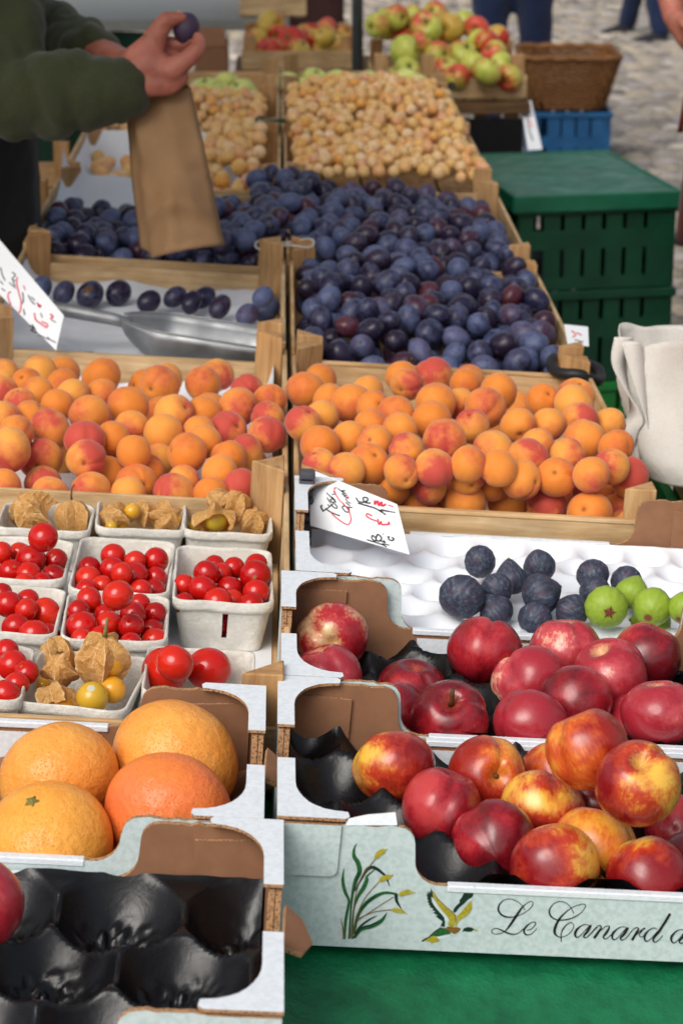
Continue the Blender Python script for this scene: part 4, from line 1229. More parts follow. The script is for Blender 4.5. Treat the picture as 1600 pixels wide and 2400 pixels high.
def nectarines(lst, ox, oy, ylim, grp, seed):
    L = pxl(lst, ox, oy, 1.568)
    px = [p[0] for p in L]; zt = [p[2] for p in L]
    rad = [min(.041, max(.035, p[1]*(T @ UN(*p[0], p[2])-CAM).dot(FW)/FPX)) for p in L]
    P = relax(px, rad, zt, ylim, k=.95)
    out = []
    for i, (p, r, q) in enumerate(zip(P, rad, L)):
        out.append(fruit('nectarine', 'nectarine', i, q[3], p, r, rot_to(camdir(*q[4]), q[5]), q[6], 'nectarine', grp, 64, 44))
    return out
n1 = nectarines(NY, 600, 1650, (1.586, 1.856), 'nectarines in the duck box', 1)
n2 = nectarines(NR, 600, 1230, (1.872, 2.13), 'nectarines in the red nectarine box', 2)
v, f = tube([(0, 0, .62), (.03, 0, .8), (.02, .05, .98), (.06, .1, 1.16)], [.07, .06, .07, .045], 7)
ob('broken_stem', mesh('stem', v, f, (stemb,), None, True), n2[8])
v, f = tube([(0, 0, .6), (0, 0, .7)], [.09, .05], 8)
ob('stem_scar', mesh('stem', v, f, (stemb,), None, True), n1[2])
# a peach in the nearest black tray
pch = W(-52, 2118, 1.60)
fruit('peach', 'nectarine', 9, M_necp, pch, .034, rot_to(camdir(-.5, .6, -.2), 1), 'dusky pink peach cut by the picture edge, in the nearest black tray', 'peach', None, 64, 44)

# ---- grapefruits
GF = [(310,610,312,.062,M_gf1,(-.4,.9,-.2),'orange grapefruit at the back on the seller\'s side'),
 (920,520,335,.070,M_gf1,(.5,.8,-.4),'orange grapefruit at the back next to the brown cardboard corner'),
 (885,800,335,.060,M_gf2,(.4,.6,-.6),'pinkish orange grapefruit in front of the brown cardboard corner'),
 (250,960,345,.060,M_gf3,(-.17,.72,.5),'yellow orange grapefruit with a green star shaped calyx on top')]
L = pxl(GF, 0, 1550, 2.24)
rad = [q[1]*(T @ UN(*q[0], q[2])-CAM).dot(FW)/FPX for q in L]
P = relax([q[0] for q in L], rad, [q[2] for q in L], (1.579, 1.834), k=.96)
gfs = []
for i, (p, r, q) in enumerate(zip(P, rad, L)):
    gfs.append(fruit('grapefruit', 'grapefruit', i, q[3], p, r*1.02, rot_to(camdir(*q[4]), i), q[5], 'grapefruit', 'grapefruits in the cardboard box', 96, 64))
mb = MB()
star = []
for i in range(10):
    a = i*math.pi/5; rr = .125 if i % 2 == 0 else .06
    star.append((rr*math.cos(a), rr*math.sin(a)))
vv = [(x, y, .878 if i % 2 == 0 else .875) for i, (x, y) in enumerate(star)]+[(x*.8, y*.8, .90+.012*(i % 2)) for i, (x, y) in enumerate(star)]+[(0, 0, .885)]
ff = [(i, (i+1) % 10, 10+(i+1) % 10, 10+i) for i in range(10)]+[(10+i, 10+(i+1) % 10, 20) for i in range(10)]
mb.add(vv, ff)
v, f = tube([(0, 0, .87), (0, 0, .905), (.005, 0, .915)], [.045, .04, .028], 8); mb.add(v, f)
mb.build('calyx', (stemg,), gfs[3], None, True)

# ---- punnets with cherry tomatoes and physalis
HP = .056
PN = {'T1': (-.287, 2.262, .104, .132, 0), 'T2': (-.178, 2.258, .104, .168, .0), 'T3': (-.072, 2.246, .104, .172, .02), 'T4': (-.282, 2.112, .104, .134, 0), 'T5': (-.175, 2.106, .104, .13, .03), 'T6': (-.297, 1.948, .104, .134, .0), 'P4': (-.196, 1.955, .108, .132, -.14), 'P1': (-.275, 2.422, .104, .098, .0), 'P2': (-.17, 2.446, .102, .105, .04), 'P3': (-.072, 2.456, .102, .118, .02), 'T7': (-.088, 1.975, .104, .118, .0)}
PL = {'T1': 'punnet of cherry tomatoes with one tomato perched high, at the picture edge', 'T2': 'punnet of cherry tomatoes in the middle, directly in front of the physalis', 'T3': 'punnet of cherry tomatoes showing its front wall with a slot', 'T4': 'punnet of cherry tomatoes at the edge below the one with the perched tomato', 'T5': 'punnet of cherry tomatoes behind the nearest physalis husks', 'T6': 'nearest punnet of cherry tomatoes, cut by the picture edge', 'P4': 'nearest punnet of physalis, with two bare yellow berries', 'P1': 'punnet with two closed physalis husks, at the back on the seller\'s side', 'P2': 'middle punnet of physalis in front of the apricots', 'P3': 'punnet of physalis beside the corner post at the seam', 'T7': 'punnet of larger tomatoes behind the grapefruit box corner'}
for i, (k, q) in enumerate(PN.items()):
    punnet(PL[k], q[0], q[1], .009, q[2], q[3], HP if k[0] == 'T' else .05, q[4], k == 'T3', i)
sheet('paper_liner', 'grey white paper on the floor of the tomato crate', 'paper', T, -.428, -.018, 1.85, 2.484, lambda x, y: .0078+.0006*MN.noise(Vector((x*20, y*20, 0))), n=16, group='paper crate liners')
TM = {'T1': [(228,290,76),(165,410,78),(105,370,45),(295,410,60),(60,470,65),(155,485,65),(285,495,62),(10,370,50),(130,535,45),(215,530,40)],
 'T2': [(595,385,63),(590,455,63),(710,415,55),(820,410,65),(470,450,58),(465,510,68),(705,490,70),(820,500,52),(540,545,45),(740,570,52),(810,565,55),(455,570,45),(640,480,45)],
 'T3': [(1125,440,55),(1085,480,68),(1230,450,52),(1345,430,55),(1340,490,78),(970,540,55),(1065,560,72),(1205,560,68),(1345,580,68),(970,640,55),(1145,630,75),(1220,620,55),(1315,645,65),(1160,480,40)],
 'T4': [(45,640,72),(145,620,55),(240,690,80),(85,760,72),(180,800,78),(140,670,40),(255,800,45),(10,590,50)],
 'T5': [(470,620,68),(415,680,60),(430,760,82),(620,595,78),(570,750,72),(550,700,60),(690,755,65),(730,645,45),(815,690,42),(700,700,70),(800,780,60),(815,830,68),(430,830,45),(530,815,50),(690,850,55),(760,885,45)],
 'T6': [(65,960,78),(35,890,65),(30,1115,75),(90,1060,50),(140,1000,40)],
 'T7': [(920,950,92),(865,990,118),(1095,980,112)]}
TL = {'T1': 'cherry tomato deep in the edge punnet with one perched high', 'T2': 'cherry tomato deep in the middle punnet in front of the physalis', 'T3': 'cherry tomato deep in the punnet that shows its slotted front wall', 'T4': 'cherry tomato deep in the edge punnet below the perched tomato', 'T5': 'cherry tomato deep in the punnet behind the nearest physalis husks', 'T6': 'cherry tomato deep in the nearest punnet at the picture edge', 'T7': 'large red tomato behind the cardboard corner of the grapefruit box'}
TQ = {'T1': 'cherry tomato under the perched one, %s row, %s from the seam side', 'T2': 'cherry tomato in the middle back punnet, %s row, %s from the seam side', 'T3': 'cherry tomato in the slotted punnet, %s row from the front, %s from the seam', 'T4': 'cherry tomato in the middle edge punnet, %s row, %s from the seam side', 'T5': 'cherry tomato behind the nearest husks, %s row, %s from the seam side', 'T6': 'cherry tomato in the nearest edge punnet, %s row, %s from the seam side', 'T7': 'large red tomato behind the grapefruit box, %s row, %s from the seam'}
SPT = {('T1', 0): 'cherry tomato perched highest on its punnet, just below the physalis', ('T5', 3): 'big cherry tomato lying across the rims of the two middle punnets', ('T7', 2): 'large red tomato touching the pale wooden corner post', ('T7', 1): 'large red tomato with its lower half hidden by the brown cardboard corner'}
rs = random.Random(31)
for k, l in TM.items():
    x, y, w, d, rz = PN[k]
    L = pxl(l, 0, 1130, 2.24)
    top = max(q[0][1] for q in L); bot = min(q[0][1] for q in L)
    zt = [.056+.018*ss(top, bot, q[0][1])+(.03 if (k, i) in (('T1', 0), ('T5', 3)) else 0) for i, q in enumerate(L)]
    lo, hi = (.0120, .0165) if k != 'T7' else (.018, .024)
    rad = [min(hi, max(lo, 1.07*q[1]*(T @ UN(*q[0], z)-CAM).dot(FW)/FPX)) for q, z in zip(L, zt)]
    P = relax([q[0] for q in L], rad, zt, (y-d/2+.004, y+d/2-.004), k=.97)
    rwt = rows([q[0] for q in L], 24, True)
    for i, (p, r) in enumerate(zip(P, rad)):
        fruit('cherry_tomato' if k != 'T7' else 'tomato', 'tomato', i % 3, M_tom, p, r, rnd_rot(rs), SPT.get((k, i), TQ[k] % rwt[i]), 'tomato', 'tomatoes in punnets', 32, 22)
    if k != 'T7':
        for p in below((x-w*.40, x+w*.40, y-d*.40, y+d*.40), .0135, (.03,), list(zip(P, rad)), i):
            fruit('cherry_tomato', 'tomato', rs.randrange(3), M_tom, p, .0135, rnd_rot(rs), TL[k], 'tomato', 'tomatoes in punnets', 32, 22)
_hk = {}
def husk_mesh(seed, opened):
    """dry lantern of crumpled paper: five sharp ribs, creased panels, a point below; opened ones are torn off low and splay"""
    rs = random.Random(seed*13+5); nu, nv = 30, 13
    v, f = [], []
    smax = 1.95 if opened else 3.08
    for j in range(nv+1):
        th = .05+(smax-.05)*j/nv
        for i in range(nu):
            ph = 2*math.pi*i/nu
            rib = 1-abs(math.sin(2.5*ph))
            r = math.sin(th)**.75*(.62+.42*rib**1.1)*(1-.22*max(0, th-1.5)/1.5)
            z = math.cos(th)*.84 if th < 1.57 else math.cos(th)*1.12-(.35*((th-2.2)/.85)**2 if th > 2.2 else 0)
            big = MN.noise(Vector((math.cos(ph)*1.6, math.sin(ph)*1.6, th*1.1+seed*4)))
            cr = rs.uniform(-1, 1)
            r *= 1+.12*big+(.05 if rib < .6 else .015)*cr
            z += .05*rs.uniform(-1, 1)*math.sin(th)+.08*big
            a_ = ph+.05*rs.uniform(-1, 1)
            if opened and j > nv*.55:
                q = (j-nv*.55)/(nv*.45)
                r *= 1+.16*q*big+.08*q; z += -.45*q*(rib-.3)+.28*q*big
            v.append((r*math.cos(a_), r*math.sin(a_), z))
    for j in range(nv):
        for i in range(nu):
            a_, b_, c_, d_ = j*nu+i, j*nu+(i+1) % nu, (j+1)*nu+(i+1) % nu, (j+1)*nu+i
            f += [(a_, b_, c_), (a_, c_, d_)] if (i+j) % 2 else [(a_, b_, d_), (b_, c_, d_)]
    f.append(tuple(range(nu)))
    m = mesh('husk', v, f, (husk,))
    m.polygons.foreach_set('use_smooth', [k % 5 != 0 for k in range(len(m.polygons))])
    m.attributes.new('fc', 'FLOAT_VECTOR', 'POINT').data.foreach_set('vector', np.array(v, np.float32).ravel())
    m.set_sharp_from_angle(angle=R(14))
    return m
v, f = tube([(0, 0, .9), (.02, 0, 1.1), (.08, .02, 1.32), (.14, .05, 1.55)], [.1, .07, .06, .05], 7)
hstem = mesh('stem', v, f, (stemg,), None, True)
v, f = tube([(0, 0, .9), (.02, 0, 1.15), (-.12, .02, 1.5), (-.4, .05, 1.65)], [.06, .05, .045, .03], 7)
hstem2 = mesh('stem', v, f, (stemb,), None, True)
def physalis(px, py, r, z, d3, spin, label, opened=False, berry=None, stem=hstem, seed=0, husk_=True, bare=None):
    p = T @ UN(px, py, z)
    rw = r*(p-CAM).dot(FW)/FPX*(1.1 if husk_ else 1)
    root = thing('physalis', label, 'physalis', Matrix.Translation(p) @ rot_to(camdir(*d3), spin) @ Matrix.Scale(rw, 4), 'physalis in punnets')
    if husk_:
        hk = ob('husk', husk_mesh(seed, opened), root)
        if stem: ob('stem', stem, hk)
    if berry: ob('berry', fruit_mesh('berry', seed, M_berry, 32, 22), root, TR(*berry[0]) @ Matrix.Scale(berry[1], 4))
    return root
def P1(x, y): return (x/2.24, 1130+y/2.24)
def P4(x, y): return (x/4.612, 1480+y/4.612)
physalis(*P4(1110,290), 285/4.612, .078, (.12,.8,.42), .4, 'large ribbed physalis husk with an upright green stem', False, ((.1, -.2, -.1), .6), hstem, 1)
physalis(*P4(660,410), 205/4.612, .064, (-.2,.35,.75), 1.1, 'creased physalis husk leaning on the punnet edge', False, ((0, 0, -.1), .6), None, 2)
physalis(*P4(620,200), 160/4.612, .060, (-.3,.8,-.3), 2, 'small torn physalis husk behind the creased one', True, None, None, 3)
physalis(*P4(610,760), 215/4.612, .046, (-.25,.75,-.5), 3, 'open physalis husk with a yellow green berry at the punnet front', True, ((.25, .0, -.35), .5), None, 4)
physalis(*P4(1000,715), 176/4.612, .054, (.0,.62,.72), 0, 'bare yellow berry with its round scar facing up, nearest punnet', False, ((0, 0, 0), 1.0), None, 5, False)
physalis(*P4(1215,630), 150/4.612, .054, (.2,.9,-.3), 0, 'bare orange berry beside the one with the round scar', False, ((0, 0, 0), 1.0), None, 6, False)
physalis(*P4(1090,560), 170/4.612, .050, (-.4,.85,-.3), 1.4, 'half husk lying behind the bare berries', True, None, None, 7)
physalis(*P4(470,600), 110/4.612, .036, (-.4,.85,-.3), 1.4, 'berry in shadow at the inner edge of the nearest physalis punnet', False, ((0, 0, 0), 1.0), None, 8, False)
physalis(*P1(165,160), 112/2.24, .058, (-.5,.6,.4), .3, 'wide crumpled physalis husk next to the one with a hooked stem', True, ((0, 0, 0), .6), None, 9)
physalis(*P1(385,182), 92/2.24, .054, (-.05,.9,.2), .8, 'round physalis husk with a thin hooked stem', False, ((0, 0, 0), .6), hstem2, 10)
physalis(*P1(595,185), 78/2.24, .052, (-.4,.6,.4), 1.8, 'curled physalis husk at the seller\'s side of the middle punnet', True, ((.1, 0, -.6), .5), None, 11)
physalis(*P1(695,152), 42/2.24, .060, (0,.9,.2), 0, 'yellow green berry between the husks of the middle punnet', False, ((0, 0, 0), 1), None, 12, False)
physalis(*P1(755,165), 70/2.24, .052, (.2,.8,.2), .6, 'narrow physalis husk behind the yellow green berry', True, None, None, 13)
physalis(*P1(868,185), 82/2.24, .052, (.5,.3,.7), .1, 'folded physalis husk at the customers\' side of the middle punnet', True, ((.1, .1, -.3), .55), None, 14)
physalis(*P1(585,235), 34/2.24, .046, (0,.9,.2), 0, 'orange berry low in the middle physalis punnet', False, ((0, 0, 0), 1), None, 15, False)
physalis(*P1(925,196), 30/2.24, .050, (0,.9,.2), 0, 'orange berry against the customers\' side of the middle physalis punnet', False, ((0, 0, 0), 1), None, 16, False)
physalis(*P1(1130,215), 105/2.24, .056, (0,.5,-.7), .3, 'shell shaped open husk holding a yellow berry, beside the seam post', True, ((0, .0, .25), .55), None, 17)
physalis(*P1(1140,110), 75/2.24, .062, (-.5,.7,.2), 2.3, 'husk flap standing up at the back of the punnet by the seam post', True, None, None, 18)
physalis(*P1(1240,115), 72/2.24, .070, (.35,.8,.3), 1.3, 'tall pale husk standing over the punnet by the seam post', True, None, None, 19)
physalis(*P1(1322,210), 80/2.24, .052, (.3,.6,.5), .9, 'flat husk at the customers\' side of the punnet by the seam post', True, ((0, 0, -.5), .5), None, 20)
physalis(*P1(1022,232), 34/2.24, .044, (0,.9,.2), 0, 'orange berry at the seller\'s side of the punnet by the seam post', False, ((0, 0, 0), 1), None, 21, False)

# ---- figs
FG = [(822,135,58,.072,0,(.2,.25,-.8),'dark fig with brown flecks at the back, beside the ridge of the white tray'),(1040,152,57,.072,0,(-.1,.7,-.6),'dark oval fig standing in the back row, middle'),(1235,182,58,.068,0,(.0,.35,-.7),'dusty dark fig lying alone in the back row'),(1360,207,55,.066,0,(.3,.3,-.7),'black fig behind the green figs'),
 (755,262,82,.070,0,(.3,.5,-.7),'largest grey blue fig, nearest the torn box corner'),(880,240,60,.068,0,(-.4,.3,-.7),'blue grey fig behind the largest one'),(935,200,55,.066,0,(-.1,.85,.0),'dark fig with a pointed tip between the back row and the middle'),(1045,255,72,.068,0,(.7,.25,-.3),'broad black purple fig in the middle of the tray'),(880,318,60,.054,0,(-.5,.6,.1),'purple fig low behind the white rim'),(1025,345,62,.050,0,(.4,.4,-.6),'grey blue fig just showing over the white rim'),(1160,318,60,.058,0,(-.5,.3,-.5),'dark fig beside the green figs'),(1245,250,48,.060,0,(.5,.3,-.5),'small dark fig half hidden behind the largest green fig'),
 (1285,302,76,.066,1,(-.05,.25,-.95),'green fig showing its reddish star shaped eye'),(1455,300,74,.066,1,(.3,.5,-.7),'round bright green fig'),(1380,252,50,.066,1,(.3,.7,-.3),'green fig with a torn pale tip behind the others'),(1455,362,70,.046,1,(-.95,.15,.1),'slender yellow green fig lying along the white rim'),(1575,305,50,.070,1,(.4,.6,-.5),'green fig cut by the picture edge')]
L = pxl(FG, 600, 1230, 1.568)
rad = [max(.018, 1.02*q[1]*(T @ UN(*q[0], q[2])-CAM).dot(FW)/FPX) for q in L]
P = relax([q[0] for q in L], rad, [q[2]+.006 for q in L], (2.15, 2.45), k=.9)
for i, (p, r, q) in enumerate(zip(P, rad, L)):
    o = fruit('fig', 'fig', i, M_gfig if q[3] else M_fig, p, r, rot_to(camdir(*q[4]), i*1.3), q[5], 'fig', 'figs on the white tray', 48, 32)
    v, f = tube([(0, 0, 1.1), (.02, 0, 1.26)], [.12, .08], 7)
    ob('stem', mesh('stem', v, f, (stemg,), None, True), o)
    if i == 12:
        mb = MB()
        for k in range(5):
            a = k*1.2566
            mb.add([(0, 0, -1.0), (.2*math.cos(a-.2), .2*math.sin(a-.2), -.96), (.36*math.cos(a), .36*math.sin(a), -.955), (.2*math.cos(a+.2), .2*math.sin(a+.2), -.96)], [(0, 1, 2, 3)])
        mb.build('eye', (stemb,), o)

# ---- plums
def covered(A):
    out = []
    for i in range(len(A)):
        h = (A[:, 0]-A[i, 0])**2+(A[:, 1]-A[i, 1])**2
        out.append(bool(((h < (1.1*A[i, 3])**2) & (A[:, 2] > A[i, 2]+.3*A[i, 3])).any()))
    return np.array(out)
PT = []
def plumheap(rect, top, dep, n, seed, M, fixed=()):
    A = drop(rect, (.0176, .0202), top, lambda x, y: top(x, y)-dep, n, seed, fixed)
    c = covered(A)
    for a, cc in zip(A, c): PT.append((M @ Vector(a[:3]), a[3], bool(cc)))
h1 = lambda x, y: .068+.042*math.sin(math.pi*min(1, max(0, (x+.02)/.47)))**.6*ss(3.12, 3.4, y)+.014*MN.noise(Vector((x*11, y*11, 2)))
h2 = lambda x, y: .090+.018*math.sin(math.pi*min(1, max(0, (x+.03)/.47)))**.6-(.006+.022*ss(.1, .4, x))*ss(4.0, 4.4, y)+.014*MN.noise(Vector((x*11, y*11, 5)))
h3 = lambda x, y: .03+.05*ss(4.42, 4.05, y)+.03*ss(-.3, -.1, x)+.012*MN.noise(Vector((x*11, y*11, 8)))-.022*ss(3.9, 3.8, y)
plumheap((.012, .42, 3.153, 3.80), h1, .062, 420, 41, T)
plumheap((.006, .412, 3.812, 4.455), h2, .062, 420, 42, M2)
plumheap((-.442, -.032, 3.80, 4.43), h3, .055, 260, 43, T)
bf = [((TI @ p), r) for p, r, c in PT if -.16 < (TI @ p).x < .14 and (TI @ p).y > 3.82]
plumheap((-.085, .06, 3.88, 4.45), lambda x, y: .112+.012*MN.noise(Vector((x*14, y*14, 3))), .05, 120, 45, T, bf)
rs = random.Random(44)
order = sorted([q for q in PT if not q[2]], key=lambda q: (q[0]-CAM).length)
one, many = order[:286], order[286:]+[q for q in PT if q[2]]
sv1, sf1 = tube([(0, 0, 1.12), (.03, 0, 1.3), (.1, .03, 1.5)], [.05, .04, .05], 6)
pstem = mesh('stem', sv1, sf1, (stemg,), None, True)
for p, r, c in one:
    loc = TI @ p
    lab, g = (('blue plum with a pale bloom in the crate touching the right apricots', 'plums behind the right apricots') if loc.y < 3.803 else ('blue plum with a pale bloom in the farther crate before the mirabelles', 'plums before the mirabelles')) if loc.x > -.02 else ('dark plum in the crate under the brown paper bag', 'plums under the paper bag')
    o = fruit('plum', 'plum', rs.randrange(5), M_plum, p, r*.97, rnd_rot(rs), lab, 'plum', g, 26, 18)
    if rs.random() < .14: ob('stem', pstem, o)
lf = W(866, 498, 4.32)
lv_, lq = [], []
for i in range(9):
    t_ = i/8; w_ = .011*math.sin(math.pi*min(1, t_*.95+.05))**.8
    c_ = lf+RT*(.055*t_-.02)-UP*(.045*t_-.02)-FW*(.012*math.sin(t_*3))
    lv_ += [c_+UP*w_+RT*w_*.6, c_-FW*.003, c_-UP*w_-RT*w_*.6]
for i in range(8): lq += [(3*i, 3*i+3, 3*i+4, 3*i+1), (3*i+1, 3*i+4, 3*i+5, 3*i+2)]
tag(ob('leaf', mesh('leaf', [p-lf for p in lv_], lq, (leafm,), None, True), None, Matrix.Translation(lf)), 'narrow yellow leaf lying on the blue plums near the mirabelles', 'leaf')
merged('plum_heap', 'plum', M_plum, [(p, r*.97, rnd_rot(rs)) for p, r, c in many], 'mass of blue plums deeper and farther in the plum crates', 'plums', 20, 14)
# the few left beside the scoop
PS = [(190,540,55,'plum at the seller\'s end of the row left beside the scoop'),(295,560,55,'second plum from the seller\'s end beside the scoop'),(415,570,64,'plum with a brown scab above the scoop handle'),(545,562,60,'tall plum above the scoop handle'),(685,602,54,'small plum with a brown patch behind the scoop'),(805,580,52,'plum behind the scoop, first of the group of four'),(935,583,54,'plum leaning on another behind the scoop'),(880,606,52,'plum in front of the leaning pair behind the scoop'),(1010,626,55,'plum behind the middle of the scoop rim'),(1135,664,54,'blue plum against the scoop rim'),(1207,580,48,'upper plum in the crate corner beyond the scoop'),(1226,637,60,'large plum in the crate corner beyond the scoop')]
L = pxl(PS, 0, 400, 1.96)
zt = [.052]*len(L); zt[10] = .085
rad = [min(.0215, q[1]*.9*(T @ UN(*q[0], .05)-CAM).dot(FW)/FPX) for q in L]
P = relax([q[0] for q in L], rad, zt, (3.2, 3.765))
for i, (p, r, q) in enumerate(zip(P, rad, L)):
    o = fruit('plum', 'plum', i % 5, M_plum, p, r, rot_to(camdir(.3+.1*i % .7, .7, -.3), i), q[2], 'plum', 'plums left beside the scoop', 32, 22)
    if i in (2, 4):
        m = Matrix.Translation((P[i]-o.matrix_world.translation))
        Rm = o.matrix_basis.to_3x3().inverted()
        d = (Rm @ camdir(0, .35, .9)).normalized()
        s_ = 1/max(1e-6, math.sqrt(d.x**2+d.y**2+(d.z/1.24)**2))
        v = []; u = d.orthogonal().normalized(); w_ = d.cross(u)
        for k in range(16):
            a = k*math.pi/8
            e = (d+(u*math.cos(a)*.45+w_*math.sin(a)*.26)).normalized(); s2 = 1.004/math.sqrt(e.x**2+e.y**2+(e.z/1.24)**2)
            v.append(e*s2)
        v.append(d*s_*1.012)
        ob('brown_scab', mesh('scab', v, [(k, (k+1) % 16, 16) for k in range(16)], (stemb,), None, True), o)
fruit('plum', 'plum', 2, M_plumd, W(437, 67, 3.575), .021, rot_to(camdir(.2, 1, .1), 1), 'plum held up between the seller\'s thumb and finger', 'plum', None, 32, 22)

# ---- mirabelles
MT = []
def miraheap(rect, top, dep, n, seed, M, rr=(.0116, .0142)):
    A = drop(rect, rr, top, lambda x, y: top(x, y)-dep, n, seed, (), 8)
    c = covered(A)
    for a, cc in zip(A, c): MT.append((M @ Vector(a[:3]), a[3], bool(cc)))
g1 = lambda x, y: .096+.012*ss(4.8, 5.1, y)+.026*math.sin(math.pi*min(1, max(0, (x+.03)/.47)))**.6+.01*MN.noise(Vector((x*12, y*12, 2)))
g2 = lambda x, y: .098+.046*math.sin(math.pi*min(1, max(0, (x+.006)/.42)))**.8*(.5+.5*ss(5.8, 5.5, y))+.01*MN.noise(Vector((x*12, y*12, 6)))
g3 = lambda x, y: .02+.085*ss(-.26, -.12, x)*ss(4.5, 4.75, y)+.008*MN.noise(Vector((x*12, y*12, 4)))
g4 = lambda x, y: .085+.035*math.sin(math.pi*(x+.45)/.42)*math.sin(math.pi*(y-5.1)/.62)
miraheap((.004, .41, 4.474, 5.116), g1, .034, 900, 51, M3)
miraheap((0, .406, 5.104, 5.71), g2, .034, 900, 52, M4)
miraheap((-.26, -.038, 4.464, 5.08), g3, .04, 460, 53, M3, (.014, .0168))
miraheap((-.442, -.038, 5.114, 5.71), g4, .034, 700, 54, M4)
rs = random.Random(55)
for k in range(34):
    p = Vector((rs.uniform(-.43, -.25), rs.uniform(4.5, 5.05), .033))
    MT.append((M3 @ p, .015, False))
order = sorted([q for q in MT if not q[2]], key=lambda q: (q[0]-CAM).length)
one, many = order[:296], order[296:]+[q for q in MT if q[2]]
for p, r, c in one:
    lab, g = ('pale golden mirabelle in the crate just behind the plums', 'mirabelles behind the plums') if p.x > -.02 else ('yellow mirabelle in the half empty crate behind the paper bag', 'mirabelles behind the paper bag')
    fruit('mirabelle', 'mirabelle', rs.randrange(4), M_mira, p, r, rnd_rot(rs), lab, 'mirabelle', g, 18, 12)
merged('mirabelle_heap', 'mirabelle', M_mira, [(p, r, rnd_rot(rs)) for p, r, c in many], 'mass of pale golden mirabelles in the far crates', 'mirabelles')
sheet('paper_liner', 'white paper with a few mirabelles behind the brown bag', 'paper', M3, -.442, -.1, 4.463, 5.082, lambda x, y: .013+.055*math.exp(-(x+.442)/.008)+.07*math.exp(-(5.082-y)/.02)+.004*MN.noise(Vector((x*18, y*18, 3))), n=40, group='paper crate liners')
sheet('paper_liner', 'white paper standing up behind the dark plums under the bag', 'paper', T, -.442, -.034, 3.80, 4.43, lambda x, y: .012+.078*math.exp(-(4.43-y)/.03)*(1-ss(-.3, -.1, x)*.6)+.05*math.exp(-(x+.442)/.01)+.004*MN.noise(Vector((x*18, y*18, 3))), n=40, group='paper crate liners')
sheet('paper_liner', 'rumpled white paper under the metal scoop', 'paper', T, -.437, -.024, 3.19, 3.765, lambda x, y: .026+.045*math.exp(-(x+.437)/.012)+.03*math.exp(-(y-3.19)/.02)*ss(-.2, -.3, x)+.012*MN.noise(Vector((x*9, y*9, 3)))+.003*MN.noise(Vector((x*40, y*40, 3))), n=60, group='paper crate liners')

# ---- apples
APR = [(215,110,75),(430,62,55),(390,130,80),(490,130,72),(570,105,55),(290,185,58),(290,235,68),(440,255,60),(560,260,72),(620,190,48),(665,190,48),(715,170,48),(670,330,62),(770,310,55),(530,355,52),(640,355,45),(770,355,48),(700,245,45),(300,320,48),(165,115,48),(250,80,50),(360,200,55),(480,320,52),(600,300,50),(730,300,50),(330,80,55),(620,130,48)]
APL = [(265,215,115),(450,350,115),(725,240,88),(810,400,110),(600,330,75),(610,530,100),(900,540,85),(890,310,75),(230,420,90),(580,270,75),(150,330,85),(340,290,80),(690,440,85),(760,330,75),(500,420,80)]
APY = [(1390,690,105),(1475,735,100),(1180,765,95),(630,675,100),(400,715,85),(820,700,90),(1000,740,90),(1300,745,90)]
MA = Matrix.Translation((.22, 6.26, .715)); MB2 = Matrix.Translation((-.13, 6.44, .735))
def apples(lst, ox, oy, s, dep, mats, lab, grp, seed, pile, special={}):
    rs = random.Random(seed); L = pxl(lst, ox, oy, s)
    ymin, ymax = min(q[0][1] for q in L), max(q[0][1] for q in L)
    px = [q[0] for q in L]; d0 = [dep[0]+(dep[1]-dep[0])*ss(ymax, ymin, q[0][1]) for q in L]
    rad = [min(.049, max(.037, 1.1*q[1]*d/FPX)) for q, d in zip(L, d0)]
    P = [W(*q, d) for q, d in zip(px, d0)]
    for _ in range(120):
        for i in range(len(P)):
            for j in range(i):
                dv = P[i]-P[j]; o = (rad[i]+rad[j])*.95-dv.length
                if o > 0:
                    k = 1 if dv.dot(FW) > 0 else -1
                    P[i] = P[i]+ray(*px[i])*(k*o*.4); P[j] = P[j]-ray(*px[j])*(k*o*.4)
    for i, (p, r) in enumerate(zip(P, rad)):
        mt = mats[i % len(mats)] if not isinstance(mats, dict) else mats.get(i, mats[-1])
        o = fruit('apple', 'apple', i % 3, mt, p, r, rot_to(camdir(rs.uniform(-1, 1), rs.uniform(-.4, 1), rs.uniform(-.2, 1)), i), special.get(i, lab), 'apple', grp, 32, 22)
        v, f = tube([(0, 0, .55), (.02, 0, .75), (.06, .02, .95)], [.045, .04, .05], 6)
        ob('stem', mesh('stem', v, f, (stemb,), None, True), o)
    return P
apples(APR, 800, 0, 1.96, (6.34, 6.52), {-1: M_appleg, 3: M_appler, 5: M_appler, 10: M_appler, 11: M_appler}, 'green apple with a red flush in the pile before the wicker basket', 'apples before the wicker basket', 61, 0, {3: 'orange red apple near the top of the pile before the wicker basket', 0: 'yellow green apple beside the dark pole'})
apples(APL, 560, 0, 3.564, (7.0, 7.13), {-1: M_appler, 2: M_appleg, 3: M_appleg, 5: M_appleg}, 'red apple in the crate between the fist and the dark pole', 'apples between the fist and the pole', 62, 0, {2: 'small green apple on top of the red ones', 3: 'pale green apple among the red ones beside the pole', 5: 'red and green apple leaning over its crate\'s front board', 0: 'red apple with a green base, highest of its crate'})
apples(APY, 560, 0, 3.564, (5.86, 6.08), (M_appley,), 'pale green apple at the far end behind the mirabelles', 'pale green apples', 63, 0)
apples([(900,480,75),(1010,455,70),(990,515,62),(1090,485,56)], 80, 0, 2.24, (5.86, 6.0), (M_appley,), 'pale green apple behind the seller\'s fist', 'pale green apples', 64, 0)
rs = random.Random(66)
